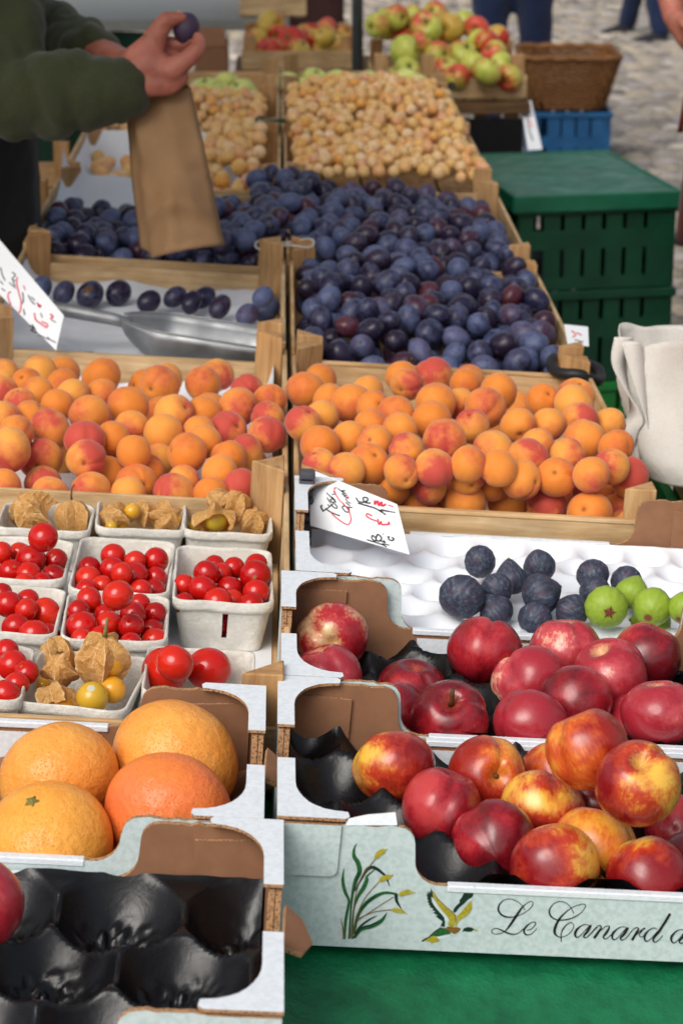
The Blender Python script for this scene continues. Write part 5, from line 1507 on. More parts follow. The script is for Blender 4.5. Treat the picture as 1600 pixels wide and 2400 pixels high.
for k in range(26):
    x = rs.uniform(.02, .38) if k < 15 else rs.uniform(-.42, -.06)
    p = M5 @ Vector((x, rs.uniform(5.78, 6.16), .047+.0*k))
    if all((p-q).length > .066 for q in [o.matrix_basis.translation for o in C.objects if o.name.startswith('apple')]):
        fruit('apple', 'apple', k % 3, M_appley, p, .036, rnd_rot(rs), 'pale green apple at the far end behind the mirabelles' if k < 15 else 'pale green apple behind the seller\'s fist', 'apple', 'pale green apples', 32, 22)
for k in range(40):
    a, (x0, x1, y0, y1, z), lab, g, mt = (0, (.27, .62, 6.34, 6.6, .76), 'green apple with a red flush in the pile before the wicker basket', 'apples before the wicker basket', M_appleg) if k < 22 else (1, (-.08, .16, 7.0, 7.25, .775), 'red apple in the crate between the fist and the dark pole', 'apples between the fist and the pole', M_appler)
    p = Vector((rs.uniform(x0, x1), rs.uniform(y0, y1), z+.06*rs.random()))
    if all((p-q).length > .068 for q in [o.matrix_basis.translation for o in C.objects if o.name.startswith('apple')]):
        fruit('apple', 'apple', k % 3, mt, p, .036, rnd_rot(rs), lab, 'apple', g, 32, 22)

# ================================================================== SCOOP, BANDS, SMALL THINGS ON THE CRATES
mb = MB()
n, k = 26, 18
sv_, sf = [], []
for j in range(n+1):
    t_ = j/n
    x = -.225+.225*t_
    rr = .058*min(1, .22+(t_/.28)**.7*.78) if t_ < .28 else .058
    for i in range(k+1):
        a = math.pi*(1.0+i/k)
        flat = .95 if t_ < .85 else .95-.25*(t_-.85)/.15
        sv_.append((x+.035*max(0, t_-.7)*math.sin(a)*-1.2, rr*math.cos(a)*1.05, rr*math.sin(a)*flat*1.18+.062))
for j in range(n):
    for i in range(k):
        sf.append((j*(k+1)+i, j*(k+1)+i+1, (j+1)*(k+1)+i+1, (j+1)*(k+1)+i))
c0 = W(620, 800, 3.42)
cx = TI @ c0
SM = T @ TR(-.03, 3.26, .008) @ Matrix.Rotation(R(-7), 4, 'Z') @ Matrix.Rotation(R(4), 4, 'Y')
sp = thing('metal_scoop', 'galvanised metal scoop lying on white paper in the almost empty crate', 'scoop', SM)
o = ob('bowl', mesh('bowl', sv_, sf, (zinc,), None, True), sp)
md = o.modifiers.new('t', 'SOLIDIFY'); md.thickness = .0012
v, f = tube([(-.21, 0, .052), (-.24, 0, .056), (-.33, .0, .058), (-.345, 0, .056)], [.008, .0095, .0105, .006], 12)
ob('handle', mesh('handle', v, f, (zinc,), None, True), sp)
v, f = tube([(x, y*1.0, z+.0012) for x, y, z in [sv_[j*(k+1)] for j in range(n+1)]], .0016, 6); ob('rolled_rim', mesh('rim', v, f, (zinc,), None, True), o)
v, f = tube([(x, y*1.0, z+.0012) for x, y, z in [sv_[j*(k+1)+k] for j in range(n+1)]], .0016, 6); ob('rolled_rim', mesh('rim', v, f, (zinc,), None, True), o)
def band(label, M, c, rx, ry, r, mt, tilt=0, name='elastic_band'):
    pts = [(rx*math.cos(a), ry*math.sin(a), .004*math.sin(3*a)) for a in np.linspace(0, 2*math.pi, 25)]
    v, f = tube(pts, r, 8, False)
    return tag(ob(name, mesh(name, v, f, (mt,), None, True), None, M @ TR(*c) @ Matrix.Rotation(tilt, 4, 'Y')), label, 'band')
band('thick black rubber ring round the corner posts beside the plums', T, (.410, 3.136, .082), .036, .046, .0085, blackrub, .15, 'rubber_ring')
band('thin string tying the plum crates\' corner posts together', T, (-.008, 3.795, .105), .05, .03, .0016, cotton, -.1, 'string_loop')
band('green band round the mirabelle crates\' corner posts', M3, (-.016, 5.10, .108), .05, .03, .004, pgreen, 0)
band('black band round the corner post of the pale mirabelle crate', M4, (.40, 5.725, .095), .028, .03, .004, blackrub, 0)

# ================================================================== PAPER BAG
def bagthing():
    tl, tr, bl, br = W(308, 238, 3.60), W(447, 196, 3.60), W(356, 606, 3.575), W(528, 576, 3.575)
    dn = (FW-UP*FW.dot(UP)*0).normalized(); dn.z = 0; dn.normalize(); dn = (dn*.95-RT*.3).normalized()
    n, lv = 44, 40
    v, f = [], []
    for j in range(lv+1):
        t_ = j/lv
        a, b = bl.lerp(tl, t_), br.lerp(tr, t_)
        dep = .085*(1-.35*t_)
        for i in range(n):
            u = i/n*4
            s_ = int(u); w_ = u-s_
            if s_ == 0: p = a.lerp(b, w_)
            elif s_ == 1: p = b+dn*dep*w_-(b-a).normalized()*.016*math.sin(math.pi*w_)*(.3+.7*t_)
            elif s_ == 2: p = b.lerp(a, w_)+dn*dep
            else: p = a+dn*dep*(1-w_)+(b-a).normalized()*.016*math.sin(math.pi*w_)*(.3+.7*t_)
            q = p.copy()
            cr = MN.noise(p*11)*.016+abs(MN.noise(p*19+Vector((3, 1, 4))))*.016
            k_ = (1-t_)**1.2*.8+.35
            q += (-FW)*(cr*k_) if s_ in (0,) else dn*(cr*k_*.7)
            if s_ == 0:
                q += (-FW)*(.026*math.sin(math.pi*w_)**.7*(1-t_)**.6)
                q += (-FW)*(.014*math.exp(-((w_-.3-.3*t_)/.09)**2)*math.exp(-((t_-.25)/.25)**2))
                q += (-FW)*(.018*math.exp(-((t_-.2-.10*math.sin(w_*3+.5))/.07)**2))*(.4+.6*math.sin(w_*3.1))
                q += (-FW)*(.006*math.exp(-((w_-.72+.2*t_)/.10)**2)*min(1, t_*2))
            if j == lv: q.z += .005*math.sin(i*1.7)+.006*math.sin(i*.45)
            v.append(q)
    for j in range(lv):
        for i in range(n): f.append((j*n+i, j*n+(i+1) % n, (j+1)*n+(i+1) % n, (j+1)*n+i))
    f.append(tuple(range(n-1, -1, -1)))
    c = bl.copy()
    m = mesh('paper_bag', [p-c for p in v], f, (bagm,), None, True)
    return tag(ob('paper_bag', m, None, Matrix.Translation(c)), 'crumpled brown paper bag standing on the dark plums, held by the seller', 'paper bag')
bagthing()

# ================================================================== PEOPLE
def head(p, fd, skin_chains):
    """skull, jaw, nose, ears; p = centre of the head, fd = where it looks"""
    fd = Vector(fd).normalized(); sd_ = fd.cross(Vector((0, 0, 1))).normalized()
    skin_chains += [[(p+Vector((0, 0, .02))-fd*.012, (.078, .078, .095))], [(p-Vector((0, 0, .055))+fd*.03, (.055, .055, .05))],
        [(p+fd*.085+Vector((0, 0, .012)), .010), (p+fd*.104-Vector((0, 0, .018)), .014)], [(p+sd_*.078-fd*.005, (.012, .022, .032))], [(p-sd_*.078-fd*.005, (.012, .022, .032))],
        [(p+fd*.078+sd_*.022-Vector((0, 0, .055)), .009), (p+fd*.078-sd_*.022-Vector((0, 0, .055)), .009)], [(p+fd*.076+Vector((0, 0, .036))-sd_*.05, .012), (p+fd*.076+Vector((0, 0, .036))+sd_*.05, .012)]]
    return fd, sd_
def hand(w, d, side, L, sp=.018, curl=.4):
    """open relaxed hand hanging from wrist w along d; side = towards the thumb"""
    d = Vector(d).normalized(); s = Vector(side); s = (s-d*s.dot(d)).normalized(); n = d.cross(s)
    L.append([(w, .026), (w+d*.045+s*.008, .030), (w+d*.085, .028)])
    L.append([(w+d*.075+s*.028, .017), (w+d*.085-s*.028, .017)])
    for i, ln in enumerate((.072, .08, .074, .058)):
        o = w+d*.088+s*(.03-.02*i)
        a = o+d*ln*.5+n*curl*.012; b = a+d*ln*.32+n*curl*.03; c = b+d*ln*.2+n*curl*.03
        L.append([(o, .0105), (a, .0098), (b, .009), (c, .0075)])
    t0 = w+d*.03+s*.024
    L.append([(t0, .015), (t0+d*.035+s*.022, .0125), (t0+d*.062+s*.026+n*.008, .010)])
def person(label, top, feet, look, shirt, trousers, arms, hipz=.92, lean=0, apron=None, skirt=None, hairc=None, shz=1.43, hipr=.135, legs=None):
    """feet: two ground points; arms: [(shoulder, elbow, wrist, handdir, thumbside, sleeve 0..2)]"""
    root = thing('person', label, 'person', Matrix.Translation((*top, 0)))
    o = Vector((*top, 0))
    lk = Vector((*look, 0)).normalized(); sd_ = Vector((lk.y, -lk.x, 0))
    hp = o+Vector((0, 0, hipz)); ch = o+Vector((0, 0, shz-.12))+lk*lean
    sk = []
    hc = ch+Vector((0, 0, .37))+lk*(.03+lean*.4)
    head(hc, lk+Vector((0, 0, -.25)), sk)
    sk.append([(ch+Vector((0, 0, .10)), .062), (hc-Vector((0, 0, .08)), .056)])
    tp = [[(hp-Vector((0, 0, .06)), (.15, .15, .1)), (hp+Vector((0, 0, .12)), (.145, .145, .12)), (ch, (.15, .15, .14))], [(ch+sd_*.14+Vector((0, 0, .07)), .07), (ch-sd_*.14+Vector((0, 0, .07)), .07)]]
    for s_, e, w_, hd, th, sl in arms:
        s_, e, w_ = Vector(s_), Vector(e), Vector(w_)
        tp.append([(s_, .068), (s_.lerp(e, .45), .06), (e, .055)] if sl > 1 else [(s_, .068), (s_.lerp(e, .6), .066)])
        if sl > 1: tp.append([(e, .055), (e.lerp(w_, .45), .052), (e.lerp(w_, .8), .046)])
        else: sk.append([(s_, .05), (e, .042)])
        sk.append([(e, .043), (e.lerp(w_, .4), .042), (w_, .027)])
        if hd is not None: hand(w_, hd, th, sk)
    fl = [(-o)]
    def sh(chs): return [[(Vector(p)-o, r) for p, r in c] for c in chs]
    tr = []
    for k, ft in enumerate(feet):
        ft = Vector((*ft, 0)); h_ = hp+sd_*(.09 if k else -.09)
        kn = h_.lerp(ft, .5)+lk*.02
        tr.append([(h_, .105), (kn, .075), (ft+Vector((0, 0, .10)), .062)])
        shs = [[(ft+Vector((0, 0, .05)), .045), (ft+lk*.09+Vector((0, 0, .04)), .042), (ft+lk*.17+Vector((0, 0, .032)), .034)]]
        blob('shoe', sh(shs), .012, shoe, root, 3)
        sk.append([(kn, .05), (ft+Vector((0, 0, .1)), .04)])
    sk.append([(ch, .1), (hp, .1)]); 
    for ft, k in zip(feet, (-1, 1)): sk.append([(hp+sd_*.09*k, .08), (Vector((*ft, .45))+lk*.02, .05)])
    tr.append([(hp, (.142, .142, .11))])
    blob('body', sh(sk), .0105, skin, root, 3)
    blob('shirt', sh(tp), .014, shirt, root, 5, .006, 14)
    blob('trousers', sh(tr), .014, trousers, root, 5, .006, 12)
    hh = [[(hc+Vector((0, 0, .05))-lk*.022, (.088, .088, .082))], [(hc-lk*.05-Vector((0, 0, .03)), (.06, .06, .07))]]
    blob('hair', sh(hh), .012, hairc or hairm, root, 2, .006, 60)
    if apron:
        a, b = hp-Vector((0, 0, .38)), ch
        blob('apron', sh([[(a+lk*.045, (.15, .15, .05)), (hp+lk*.03, (.155, .155, .08)), (b+lk*.05, (.125, .125, .05))]]), .014, apron, root, 5, .005, 10)
    if skirt:
        blob('skirt', sh([[(hp+Vector((0, 0, .02)), (.15, .15, .05)), (hp-Vector((0, 0, .35)), (.21, .21, .05))]]), .014, skirt, root, 4, .006, 10)
    return root

# ---- the seller: olive sweater, black apron, picking a plum with the near hand while the far one holds the bag
def Z4(x, y, d): return W(x/3.267, y/3.267, d)
sell = thing('person', 'seller in an olive sweater and black apron holding a plum over the paper bag', 'person', Matrix.Translation((-.66, 3.9, 0)))
so_ = Vector((-.66, 3.9, 0))
def sh(chs): return [[(Vector(p)-so_, r) for p, r in c] for c in chs]
D = 3.56
u = D/FPX/3.267
sk = []
def hz_(l, dd=0): return [(Z4(q[0], q[1], D+dd+(q[3] if len(q) > 3 else 0)), (q[2]*u, q[2]*u*.78, q[2]*u)) for q in l]
sk += [hz_([(760, 640, 145), (960, 590, 150), (1000, 570, 152), (1120, 500, 150), (1230, 540, 140), (1340, 560, 105)]),
 hz_([(1020, 640, 112), (1150, 648, 104), (1280, 640, 100), (1370, 595, 82)]), hz_([(1060, 450, 125), (1150, 365, 112), (1190, 310, 96)]),
 hz_([(1180, 300, 92), (1245, 195, 78), (1272, 160, 76), (1345, 138, 57), (1392, 138, 47)], -.004),
 hz_([(1320, 535, 98), (1420, 462, 76, -.006), (1488, 402, 70, -.006), (1524, 342, 62, 0), (1514, 287, 47, .006)], -.012),
 hz_([(1120, 252, 26), (1118, 256, 26)], -.016), hz_([(1440, 455, 40), (1470, 430, 40)], -.024), hz_([(1250, 175, 52), (1268, 160, 52)], -.012),
 [(Z4(1190, 330, D+.016), .014), (Z4(1300, 330, D+.026), .0115), (Z4(1420, 345, D+.022), .0105), (Z4(1460, 310, D+.012), .0090)],
 [(Z4(1200, 420, D+.022), .014), (Z4(1330, 430, D+.034), .0110), (Z4(1400, 490, D+.030), .0100), (Z4(1370, 560, D+.02), .0092)],
 [(Z4(1190, 520, D+.024), .013), (Z4(1300, 530, D+.036), .0102), (Z4(1360, 590, D+.030), .0092), (Z4(1320, 640, D+.02), .0085)]]
# forearms, upper arms, far hand closing on the bag's rim, neck and head
elb = Z4(60, 760, D+.03); shl = Z4(-60, -520, D+.10)
elb2 = Z4(260, 240, D+.46); wr2 = Z4(820, 440, D+.16)
shl2 = Vector((-.68, 4.12, 1.40))
sk += [[(elb, .042), (Z4(760, 650, D), .032)], [(elb2, .04), (wr2, .028)], [(wr2, .029), (Z4(960, 520, D+.11), .030), (Z4(1060, 610, D+.095), .026)]]
for i, (x, y) in enumerate(((1080, 600), (1110, 650), (1120, 700), (1110, 750))):
    sk.append([(Z4(1030, 560+i*35, D+.1), .012), (Z4(x+60, y+30, D+.115), .0105), (Z4(x+80, y+95, D+.105), .0095), (Z4(x+50, y+140, D+.095), .0085)])
sk.append([(Z4(1000, 600, D+.09), .014), (Z4(1060, 690, D+.06), .011), (Z4(1075, 760, D+.055), .0095)])
hc = Vector((-.555, 3.90, 1.635)); head(hc, (1, -.1, -.5), sk)
sk.append([(Vector((-.64, 3.92, 1.46)), .062), (hc-Vector((0, 0, .07)), .056)])
sk.append([(Vector((-.66, 3.93, 1.35)), .1), (Vector((-.68, 3.95, .9)), .1)])
for k in (-1, 1): sk.append([(Vector((-.68, 3.95+.09*k, .9)), .08), (Vector((-.68, 3.95+.1*k, .1)), .045)])
blob('body', sh(sk), .0036, skin, sell, 3, .0007, 60)
nl = hz_([(1372, 92, 30), (1384, 92, 24)], -.004)
blob('fingernail', sh([[(p, (r_[0], r_[1]*.5, r_[2]*.5)) for p, r_ in nl]]), .0018, nailm, sell, 1)
swt = [[(shl, .075), (Z4(20, 100, D+.06), .066), (elb, .064)], [(elb, .064), (Z4(180, 750, D+.02), .063), (Z4(240, 748, D+.015), .051), (Z4(330, 742, D+.01), .062), (Z4(410, 728, D), .050), (Z4(490, 718, D), .060), (Z4(560, 712, D), .048), (Z4(640, 705, D), .058), (Z4(692, 700, D), .042), (Z4(735, 694, D), .054), (Z4(880, 682, D), .052), (Z4(935, 676, D), .047)],
 [(shl2, .075), (elb2, .058), (Z4(500, 310, D+.34), .05), (Z4(690, 390, D+.24), .046), (Z4(730, 405, D+.22), .045)],
 [(Vector((-.69, 3.94, .95)), (.15, .2, .1)), (Vector((-.68, 3.94, 1.15)), (.145, .19, .12)), (Vector((-.665, 3.93, 1.34)), (.14, .17, .12))], [(shl, .075), (Vector((-.66, 3.92, 1.43)), .07), (shl2, .075)]]
blob('sweater', sh(swt), .0075, olive, sell, 3, .008, 15, (.02, 24, 7))
blob('apron', sh([[(Vector((-.56, 4.0, .48)), (.12, .17, .05)), (Vector((-.55, 4.0, .92)), (.12, .17, .1)), (Vector((-.50, 3.93, 1.16)), (.075, .11, .1)), (Vector((-.50, 3.92, 1.36)), (.07, .10, .06))]]), .012, blackc, sell, 5, .006, 9)
blob('trousers', sh([[(Vector((-.69, 3.95, .92)), (.14, .17, .1))], [(Vector((-.68, 3.85, .9)), .105), (Vector((-.68, 3.84, .1)), .062)], [(Vector((-.68, 4.05, .9)), .105), (Vector((-.68, 4.06, .1)), .062)]]), .014, blackc, sell, 5, .006, 9)
for yy in (3.84, 4.06): blob('shoe', sh([[(Vector((-.69, yy, .05)), .046), (Vector((-.52, yy, .035)), .036)]]), .012, shoe, sell, 3)
blob('hair', sh([[(hc+Vector((-.02, 0, .05)), (.09, .088, .08))], [(hc+Vector((-.055, 0, -.03)), (.055, .065, .07))]]), .012, hairm, sell, 2, .006, 60)

# ---- customers and passers-by
cw = W(1586, 20, 5.0)
person('customer in a black top with a bare forearm at the picture edge', (1.08, 4.98), ((1.06, 5.09), (1.12, 4.87)), (-1, -.1), blackc, khaki,
 [((1.06, 5.14, 1.42), tuple(W(1560, -120, 5.08)), tuple(W(1578, 40, 5.0)), W(1640, 130, 4.9)-W(1578, 40, 5.0), (0, -1, .2), 1), ((1.14, 4.8, 1.42), (1.2, 4.7, 1.14), (1.1, 4.62, .92), (0, 0, -1), (-1, 0, 0), 1)], skirt=None)
person('passer-by in dark blue jeans behind the wicker basket', (.98, 9.9), ((.88, 9.86), (1.1, 9.95)), (.2, 1), blackc, denim, [((.8, 9.9, 1.4), (.74, 9.9, 1.12), (.76, 9.98, .88), (0, .1, -1), (1, 0, 0), 2), ((1.16, 9.9, 1.4), (1.22, 9.9, 1.12), (1.2, 9.98, .88), (0, .1, -1), (-1, 0, 0), 2)])
fa, fb = UNP(1468, 88, Vector((0, 0, 0)), Vector((0, 0, 1))), UNP(1545, 108, Vector((0, 0, 0)), Vector((0, 0, 1)))
person('far passer-by in blue jeans and dark shoes on the cobbles', ((fa.x+fb.x)/2+.02, (fa.y+fb.y)/2), ((fa.x, fa.y), (fb.x, fb.y)), (-.9, -.5), blackc, denim, [((fb.x, fb.y, 1.4), (fb.x+.05, fb.y, 1.12), (fb.x, fb.y-.1, .9), (0, 0, -1), (0, -1, 0), 2)])
gr = W(1660, 840, 2.86)
person('customer in a brown jacket gripping the white tote at the picture edge', (1.14, 2.62), ((1.12, 2.74), (1.16, 2.5)), (-1, .2), jacket, khaki,
 [((1.06, 2.8, 1.40), tuple(W(1950, 1060, 2.74)), tuple(W(1725, 930, 2.80)), gr-W(1725, 930, 2.80), (0, -1, .3), 2), ((1.12, 2.44, 1.40), (1.18, 2.36, 1.14), (1.12, 2.3, .92), (0, 0, -1), (-1, 0, 0), 2)])

# ---- white cotton tote on the side crate
def tote():
    n, lv = 48, 26
    lev = [(W(1612, 1112, 2.93), .052, .05), (W(1610, 1060, 2.93), .066, .056), (W(1606, 980, 2.95), .075, .058), (W(1598, 900, 2.97), .082, .058), (W(1592, 840, 2.98), .084, .06), (W(1590, 785, 2.98), .080, .06)]
    pts = smoothline([(*c, a, b) for c, a, b in lev], 6)
    v, f = [], []
    for j, q in enumerate(pts):
        c = Vector(q[:3])
        for i in range(n):
            a = 2*math.pi*i/n
            e = (abs(math.cos(a))**.7*math.copysign(1, math.cos(a)), abs(math.sin(a))**.7*math.copysign(1, math.sin(a)))
            p = c+RT*(q[3]*e[0])+Vector((0, 1, 0))*(q[4]*e[1])
            nz = MN.noise(Vector((p.x*22, p.y*22, p.z*7)))*.013+MN.noise(Vector((p.x*50+p.z*30, p.y*50, p.z*12)))*.005
            p = p+(p-c).normalized()*nz
            if j == len(pts)-1: p.z += .008*math.sin(a*3)
            v.append(p)
    m = len(pts)
    for j in range(m-1):
        for i in range(n): f.append((j*n+i, j*n+(i+1) % n, (j+1)*n+(i+1) % n, (j+1)*n+i))
    f.append(tuple(range(n-1, -1, -1)))
    c = Vector(pts[0][:3])
    root = thing('tote_bag', 'open white cotton tote bag beside the apricot crate\'s corner post', 'tote bag', Matrix.Translation(c))
    o = tb_ = ob('bag', mesh('bag', [p-c for p in v], f, (cotton,), None, True), root)
    md = o.modifiers.new('t', 'SOLIDIFY'); md.thickness = .0015
    for pp in ([(1462, 790), (1448, 850), (1470, 920), (1488, 975), (1470, 1010), (1462, 1060)], [(1478, 800), (1500, 900), (1512, 980), (1500, 1040), (1492, 1075)]):
        q = smoothline([tuple(W(x, y, 2.92-.0*i)-c) for i, (x, y) in enumerate(pp)], 6)
        L, Rr = [], []
        for i, p in enumerate(q):
            p = Vector(p); a = RT*.013*math.cos(i*.12)+Vector((0, .013*math.sin(i*.12), 0))
            L.append(p+a); Rr.append(p-a)
        k_ = len(q)
        o = ob('strap', mesh('strap', L+Rr, [(i, i+1, k_+i+1, k_+i) for i in range(k_-1)], (cotton,), None, True), tb_)
        md = o.modifiers.new('t', 'SOLIDIFY'); md.thickness = .002
tote()

# ================================================================== BEHIND AND BESIDE THE STALL
def pcrate(label, M, w, d, h, mt, group='plastic crates beside the stall', name='plastic_crate', step=.05, fill=.8):
    root = thing(name, label, 'crate', M, group)
    for nm, x0, x1, y0, y1 in (('rim', -.006, w+.006, -.006, .008), ('rim', -.006, w+.006, d-.008, d+.006), ('rim', -.006, .008, .0085, d-.0085), ('rim', w-.008, w+.006, .0085, d-.0085)):
        box(nm, root, x0, x1, y0, y1, h-.022, h, mt, .003)
    for ax in range(4):
        mb = MB()
        L = w if ax < 2 else d
        def bx(a, b, z0, z1, t0, t1):
            if ax == 0: x0, x1, y0, y1 = a, b, t0, t1
            elif ax == 1: x0, x1, y0, y1 = a, b, d-t1, d-t0
            elif ax == 2: x0, x1, y0, y1 = t0, t1, a, b
            else: x0, x1, y0, y1 = w-t1, w-t0, a, b
            v = [(x, y, z) for z in (z0, z1) for y in (y0, y1) for x in (x0, x1)]
            mb.add(v, [(0, 2, 3, 1), (4, 5, 7, 6), (0, 1, 5, 4), (2, 6, 7, 3), (0, 4, 6, 2), (1, 3, 7, 5)])
        bx(.002, L-.002, 0, .03, .002, .007); bx(.002, L-.002, h*.48, h*.48+.045, .0015, .007)
        bx(.002, .04, .03, h-.022, .002, .0065); bx(L-.04, L-.002, .03, h-.022, .002, .0065)
        k = .04+step*.5
        while k < L-.05:
            bx(k, k+step*fill, .03, h-.022, .0025, .0065); k += step
        mb.build('wall', (mt,), root)
    box('floor', root, .008, w-.008, .008, d-.008, .002, .008, mt, .001)
    return root
GM = Matrix.Translation((.535, 5.16, 0)) @ Matrix.Rotation(R(9), 4, 'Z')
hz = [0, .225, .45]
pcrate('light green plastic crate at the bottom of the stack beside the stall', GM, .385, .58, .222, plight)
pcrate('dark green plastic crate in the middle of the stack beside the stall', GM @ TR(0, 0, .225), .385, .58, .222, pgreen)
pcrate('dark green plastic crate directly under the green lid', GM @ TR(0, 0, .45), .385, .58, .2, pgreen)
lid = thing('crate_lid', 'shiny green plastic lid on the stacked crates beside the stall', 'lid', GM @ TR(-.012, -.012, .652))
box('lid_panel', lid, .012, .397, .012, .592, .012, .022, plid, .003)
for x0, x1, y0, y1 in ((0, .409, 0, .012), (0, .409, .592, .604), (0, .012, .0125, .5915), (.397, .409, .0125, .5915)): box('lid_rim', lid, x0, x1, y0, y1, -.016, .025, plid, .003)
# side crates for customers, next to the apricots
pcrate('green plastic crate under the side crate by the tote', Matrix.Translation((.53, 2.74, .0)), .38, .58, .33, pgreen)
pcrate('second green plastic crate under the side crate by the tote', Matrix.Translation((.53, 2.74, .333)), .38, .58, .325, plight)
cs = crate('low wooden side crate of dark plums behind the white tote', .535, .9, 2.75, 3.36, M=Matrix.Translation((0, 0, .662)), seed=31, hb=.07, he=.066, hp=.072)
rs = random.Random(9)
A = drop((.545, .88, 2.765, 3.345), (.0185, .021), lambda x, y: .735+.008*math.sin(x*40), lambda x, y: .68, 150, 77)
for a in A[covered(A) == False]:
    if a[0] < .7 and a[1] > 2.9: fruit('plum', 'plum', rs.randrange(5), M_plum, Vector(a[:3]), a[3], rnd_rot(rs), 'dark plum in the low side crate behind the white tote', 'plum', 'plums in the side crate', 26, 18)
# basket on a blue crate
BMx = Matrix.Translation((1.0, 9.22, 0)) @ Matrix.Rotation(R(-2), 4, 'Z')
pcrate('blue plastic crate under the wicker basket', BMx, .33, .42, .275, pblue, step=.06, fill=.86)
for i in range(2):
    for j in range(3): pass
bk = thing('wicker_basket', 'brown wicker basket standing on the blue crate', 'basket', BMx @ TR(.16, .2, .279))
wl, ws = [], []
nst = 44
levels = 17
ringo = []
for j in range(levels):
    t_ = j/(levels-1); hx, hy = .145+.052*t_, .165+.05*t_; z = .008+.20*t_
    rg = densify(rrect(hx, hy, .05), .014)
    pts = []
    for i, (a, b) in enumerate(rg):
        w_ = 1+.028*math.cos(math.pi*i+math.pi*j)
        pts.append((a*w_, b*w_, z))
    v, f = tube(pts+[pts[0]], .0066, 6, False)
    ob('woven_strand', mesh('strand', v, f, (wick,), None, True), bk)
for i in range(nst):
    rg0, rg1 = rrect(.145, .165, .05, 10), rrect(.197, .215, .05, 10)
    a, b = rg0[i*len(rg0)//nst], rg1[i*len(rg1)//nst]
    v, f = tube([(a[0], a[1], .004), (b[0], b[1], .212)], .004, 5); ob('stake', mesh('stake', v, f, (wick,), None, True), bk)
pts = [(a, b, .214+.003*math.sin(i*.9)) for i, (a, b) in enumerate(densify(rrect(.2, .218, .05), .012))]
v, f = tube(pts+[pts[0]], .0125, 8, False); ob('braided_rim', mesh('rim', v, f, (wick,), None, True), bk)
plate('base', bk, rrect(.142, .162, .05), .004, TR(0, 0, .001), (wick, wick, wick))

# apples' table, pole
ft = thing('wooden_table', 'dark wooden table under the far apple crates', 'table', Matrix.Translation((-.15, 6.26, 0)))
for i in range(5): box('top_board', ft, 0, .83, .02+i*.22, .235+i*.22, .70, .73, darkwood)
for x in (.03, .78):
    for y in (.05, 1.05): box('leg', ft, x-.02, x+.02, y-.02, y+.02, 0, .699, darkwood)
dr = []
sheet('table_skirt', 'plain black sheet below the far apple crates', 'cloth', Matrix.Translation((-.12, 6.272, .69)) @ Matrix.Rotation(R(90), 4, 'X'), 0, .78, -.66, 0, lambda x, y: .006*math.sin(x*60), blackc, 40)  # black folded sheet filling the front below the table top
crate('wooden crate piled with green and red apples before the wicker basket', .245, .672, 6.31, 6.70, M=Matrix.Translation((0, 0, .7315)), seed=41, hb=.062, he=.055, hp=.115)
crate('wooden crate of red apples between the fist and the dark pole', -.128, .215, 6.95, 7.30, M=Matrix.Translation((0, 0, .7315)), seed=42, hb=.062, he=.055, hp=.10)
pb = W(837, 165, 6.62)
pole = thing('support_pole', 'dark grey steel pole rising between the apple crates', 'pole', Matrix.Translation((pb.x, pb.y, 0)))
v, f = tube([(0, 0, .02), (0, 0, 2.55)], .0165, 16); ob('post', mesh('post', v, f, (steel,), None, True), pole)
v, f = tube([(0, 0, .0), (0, 0, .012)], .09, 20); ob('foot_plate', mesh('foot', v, f, (steel,)), pole)

# the neighbouring stall beyond
nb = thing('market_table', 'white topped neighbouring stall table behind the seller', 'table', Matrix.Translation((-1.7, 7.95, 0)))
box('table_top', nb, 0, 1.72, 0, 1.0, .745, .785, whitebrd, .003)
for x in (.05, 1.65):
    for y in (.06, .94): box('leg', nb, x-.02, x+.02, y-.02, y+.02, 0, .744, steel)
sheet('table_skirt', 'dark green cloth hanging from the neighbouring stall table', 'cloth', Matrix.Translation((-1.69, 7.965, .742)) @ Matrix.Rotation(R(90), 4, 'X'), 0, 1.27, -.73, 0, lambda x, y: .012*math.sin(x*38+y*2), darkgreen, 60)
a, b = W(565, 22, 8.1), W(716, 24, 8.1)
crate('wooden crate on the neighbouring stall table above the red apples', a.x, b.x, 7.98, 8.5, M=Matrix.Translation((0, 0, .786)), seed=51, hp=.1)
a, b = W(455, 110, 7.75), W(532, 110, 7.75)
bb = thing('cardboard_box', 'brown cardboard box in the shade below the neighbouring table', 'box', Matrix.Translation((a.x, a.y, 0)))
for x0, x1, y0, y1, nm in ((0, b.x-a.x, 0, .004, 'front_wall'), (0, b.x-a.x, .25, .254, 'back_wall'), (0, .004, .0045, .2495, 'side_wall'), (b.x-a.x-.004, b.x-a.x, .0045, .2495, 'side_wall')): box(nm, bb, x0, x1, y0, y1, .50, .70, kraft, .001)
box('bottom', bb, .004, b.x-a.x-.004, .004, .25, .50, .504, kraft, .001)
plate('flap', bb, [(0, 0), (b.x-a.x, 0), (b.x-a.x-.01, .07), (.01, .07)], .004, TR(0, -.0005, .70) @ Matrix.Rotation(R(60), 4, 'X'), (kraft, kraft, corr))
pcrate('pale grey plastic crate under the brown cardboard box', Matrix.Translation((a.x-.03, a.y-.02, 0)), b.x-a.x+.06, .3, .497, whitebrd, 'crates under the neighbouring table')
a, b = W(598, 60, 9.6), W(806, 60, 9.6)
sheet('canvas_panel', 'dark red brown canvas hanging behind the red apples', 'canvas', Matrix.Translation((a.x, a.y, 0)) @ Matrix.Rotation(R(90), 4, 'X'), 0, b.x-a.x, .0, 2.2, lambda x, y: .02*math.sin(x*22+.6*y), redwall, 50)
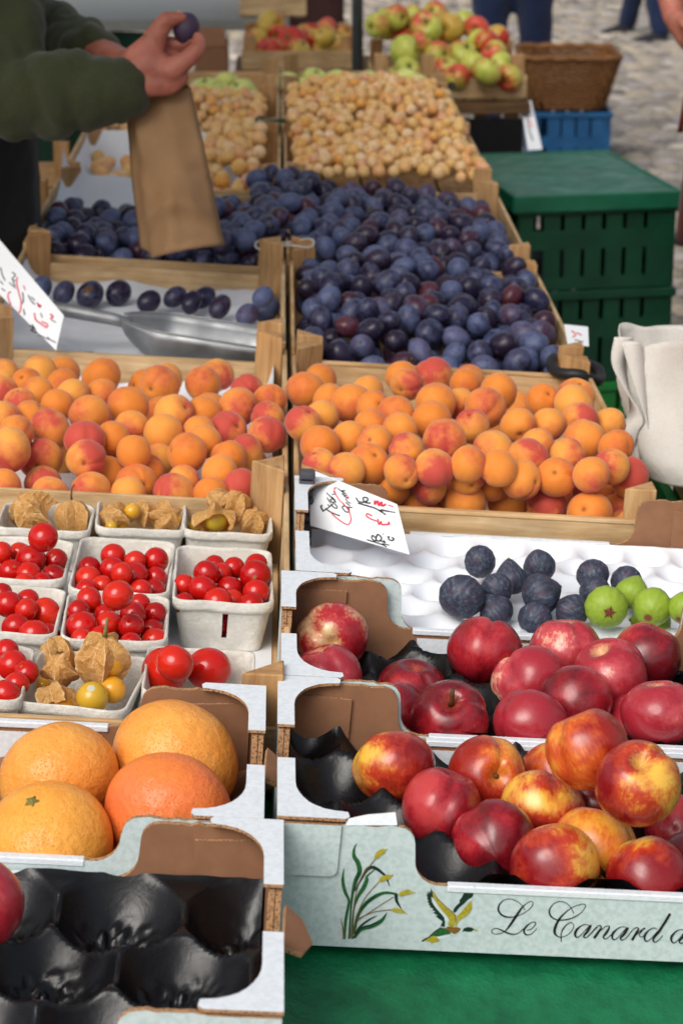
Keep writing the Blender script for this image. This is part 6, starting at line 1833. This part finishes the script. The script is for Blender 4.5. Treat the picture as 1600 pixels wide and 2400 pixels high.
# a crate standing at the seller's side
crate('wooden crate stacked at the seller\'s side behind the dark plums', -.86, -.475, 4.56, 5.1, M=Matrix.Translation((0, 0, .705)), seed=61)
sd_t = thing('wooden_table', 'small wooden side table at the seller\'s side', 'table', Matrix.Translation((-.9, 4.5, 0)))
box('top_board', sd_t, 0, .46, 0, .66, .68, .704, darkwood)
for x in (.03, .43):
    for y in (.03, .63): box('leg', sd_t, x-.02, x+.02, y-.02, y+.02, 0, .679, darkwood)
# dark red shopping bag at the customer's side
rb = W(1600, 370, 5.0)
mb = MB()
v, f = [], []
for j in range(9):
    t_ = j/8
    for i in range(24):
        a = 2*math.pi*i/24
        k = 1+.06*MN.noise(Vector((math.cos(a)*2, math.sin(a)*2, t_*3)))
        v.append((rb.x+.05+(.06-.02*t_)*math.cos(a)*k, rb.y+.05*math.sin(a)*k, .60+.25*t_))
f = [(j*24+i, j*24+(i+1) % 24, (j+1)*24+(i+1) % 24, (j+1)*24+i) for j in range(8) for i in range(24)]+[tuple(range(23, -1, -1))]
sb_ = thing('shopping_bag', 'dark red cloth bag hanging at the black clad customer\'s side', 'bag')
ob('bag', mesh('bag', v, f, (brownc,), None, True), sb_)
v, f = tube(smoothline([(rb.x-.01, rb.y, .85), (rb.x+.02, rb.y, 1.0), (rb.x+.1, rb.y-.0, 1.12), (rb.x+.06, rb.y, 1.0), (rb.x+.075, rb.y, .85)], 5), .007, 6); ob('strap', mesh('strap', v, f, (brownc,), None, True), sb_)

# unseen awning, inferred from pole and reflections; reach set to shade only the seller
t = NT('cream_awning_canvas', .9, .1)
t.col(S(214, 208, 194))
tr_ = t.n('ShaderNodeBsdfTranslucent'); tr_.inputs[0].default_value = (*S(214, 206, 188), 1)
mx_ = t.n('ShaderNodeMixShader'); mx_.inputs[0].default_value = .35
out = [n for n in t.t.nodes if n.type == 'OUTPUT_MATERIAL'][0]
t.t.links.new(t.b.outputs[0], mx_.inputs[1]); t.t.links.new(tr_.outputs[0], mx_.inputs[2]); t.t.links.new(mx_.outputs[0], out.inputs[0])
aw = thing('market_awning', 'cream canvas awning over the seller\'s side, above the picture', 'awning', Matrix.Translation((0, 0, 2.4)))
ax0, ax1, ay0, ay1 = -2.5, -.34, 1.9, 7.3
v, f = [], []
for j in range(31):
    for i in range(17):
        x, y = ax0+(ax1-ax0)*i/16, ay0+(ay1-ay0)*j/30
        v.append((x, y, .16-.06*(x-ax0)-.03*math.sin(math.pi*((y-ay0)/1.6 % 1))))
f = [(j*17+i, j*17+i+1, (j+1)*17+i+1, (j+1)*17+i) for j in range(30) for i in range(16)]
ob('canvas', mesh('canvas', v, f, (t.m,), None, True), aw)
for k in range(5):
    y = ay0+1.6*k
    if y > ay1: continue
    vv, ff = tube([(ax0, y, .165), (ax1, y, .165-.06*(ax1-ax0))], .014, 8); ob('rafter', mesh('rafter', vv, ff, (steel,), None, True), aw)
for x, y in ((ax0+.05, ay0+.05), (ax0+.05, ay1-.1)):
    vv, ff = tube([(x, y, -2.4), (x, y, .15)], .0165, 10); ob('post', mesh('post', vv, ff, (steel,), None, True), aw)
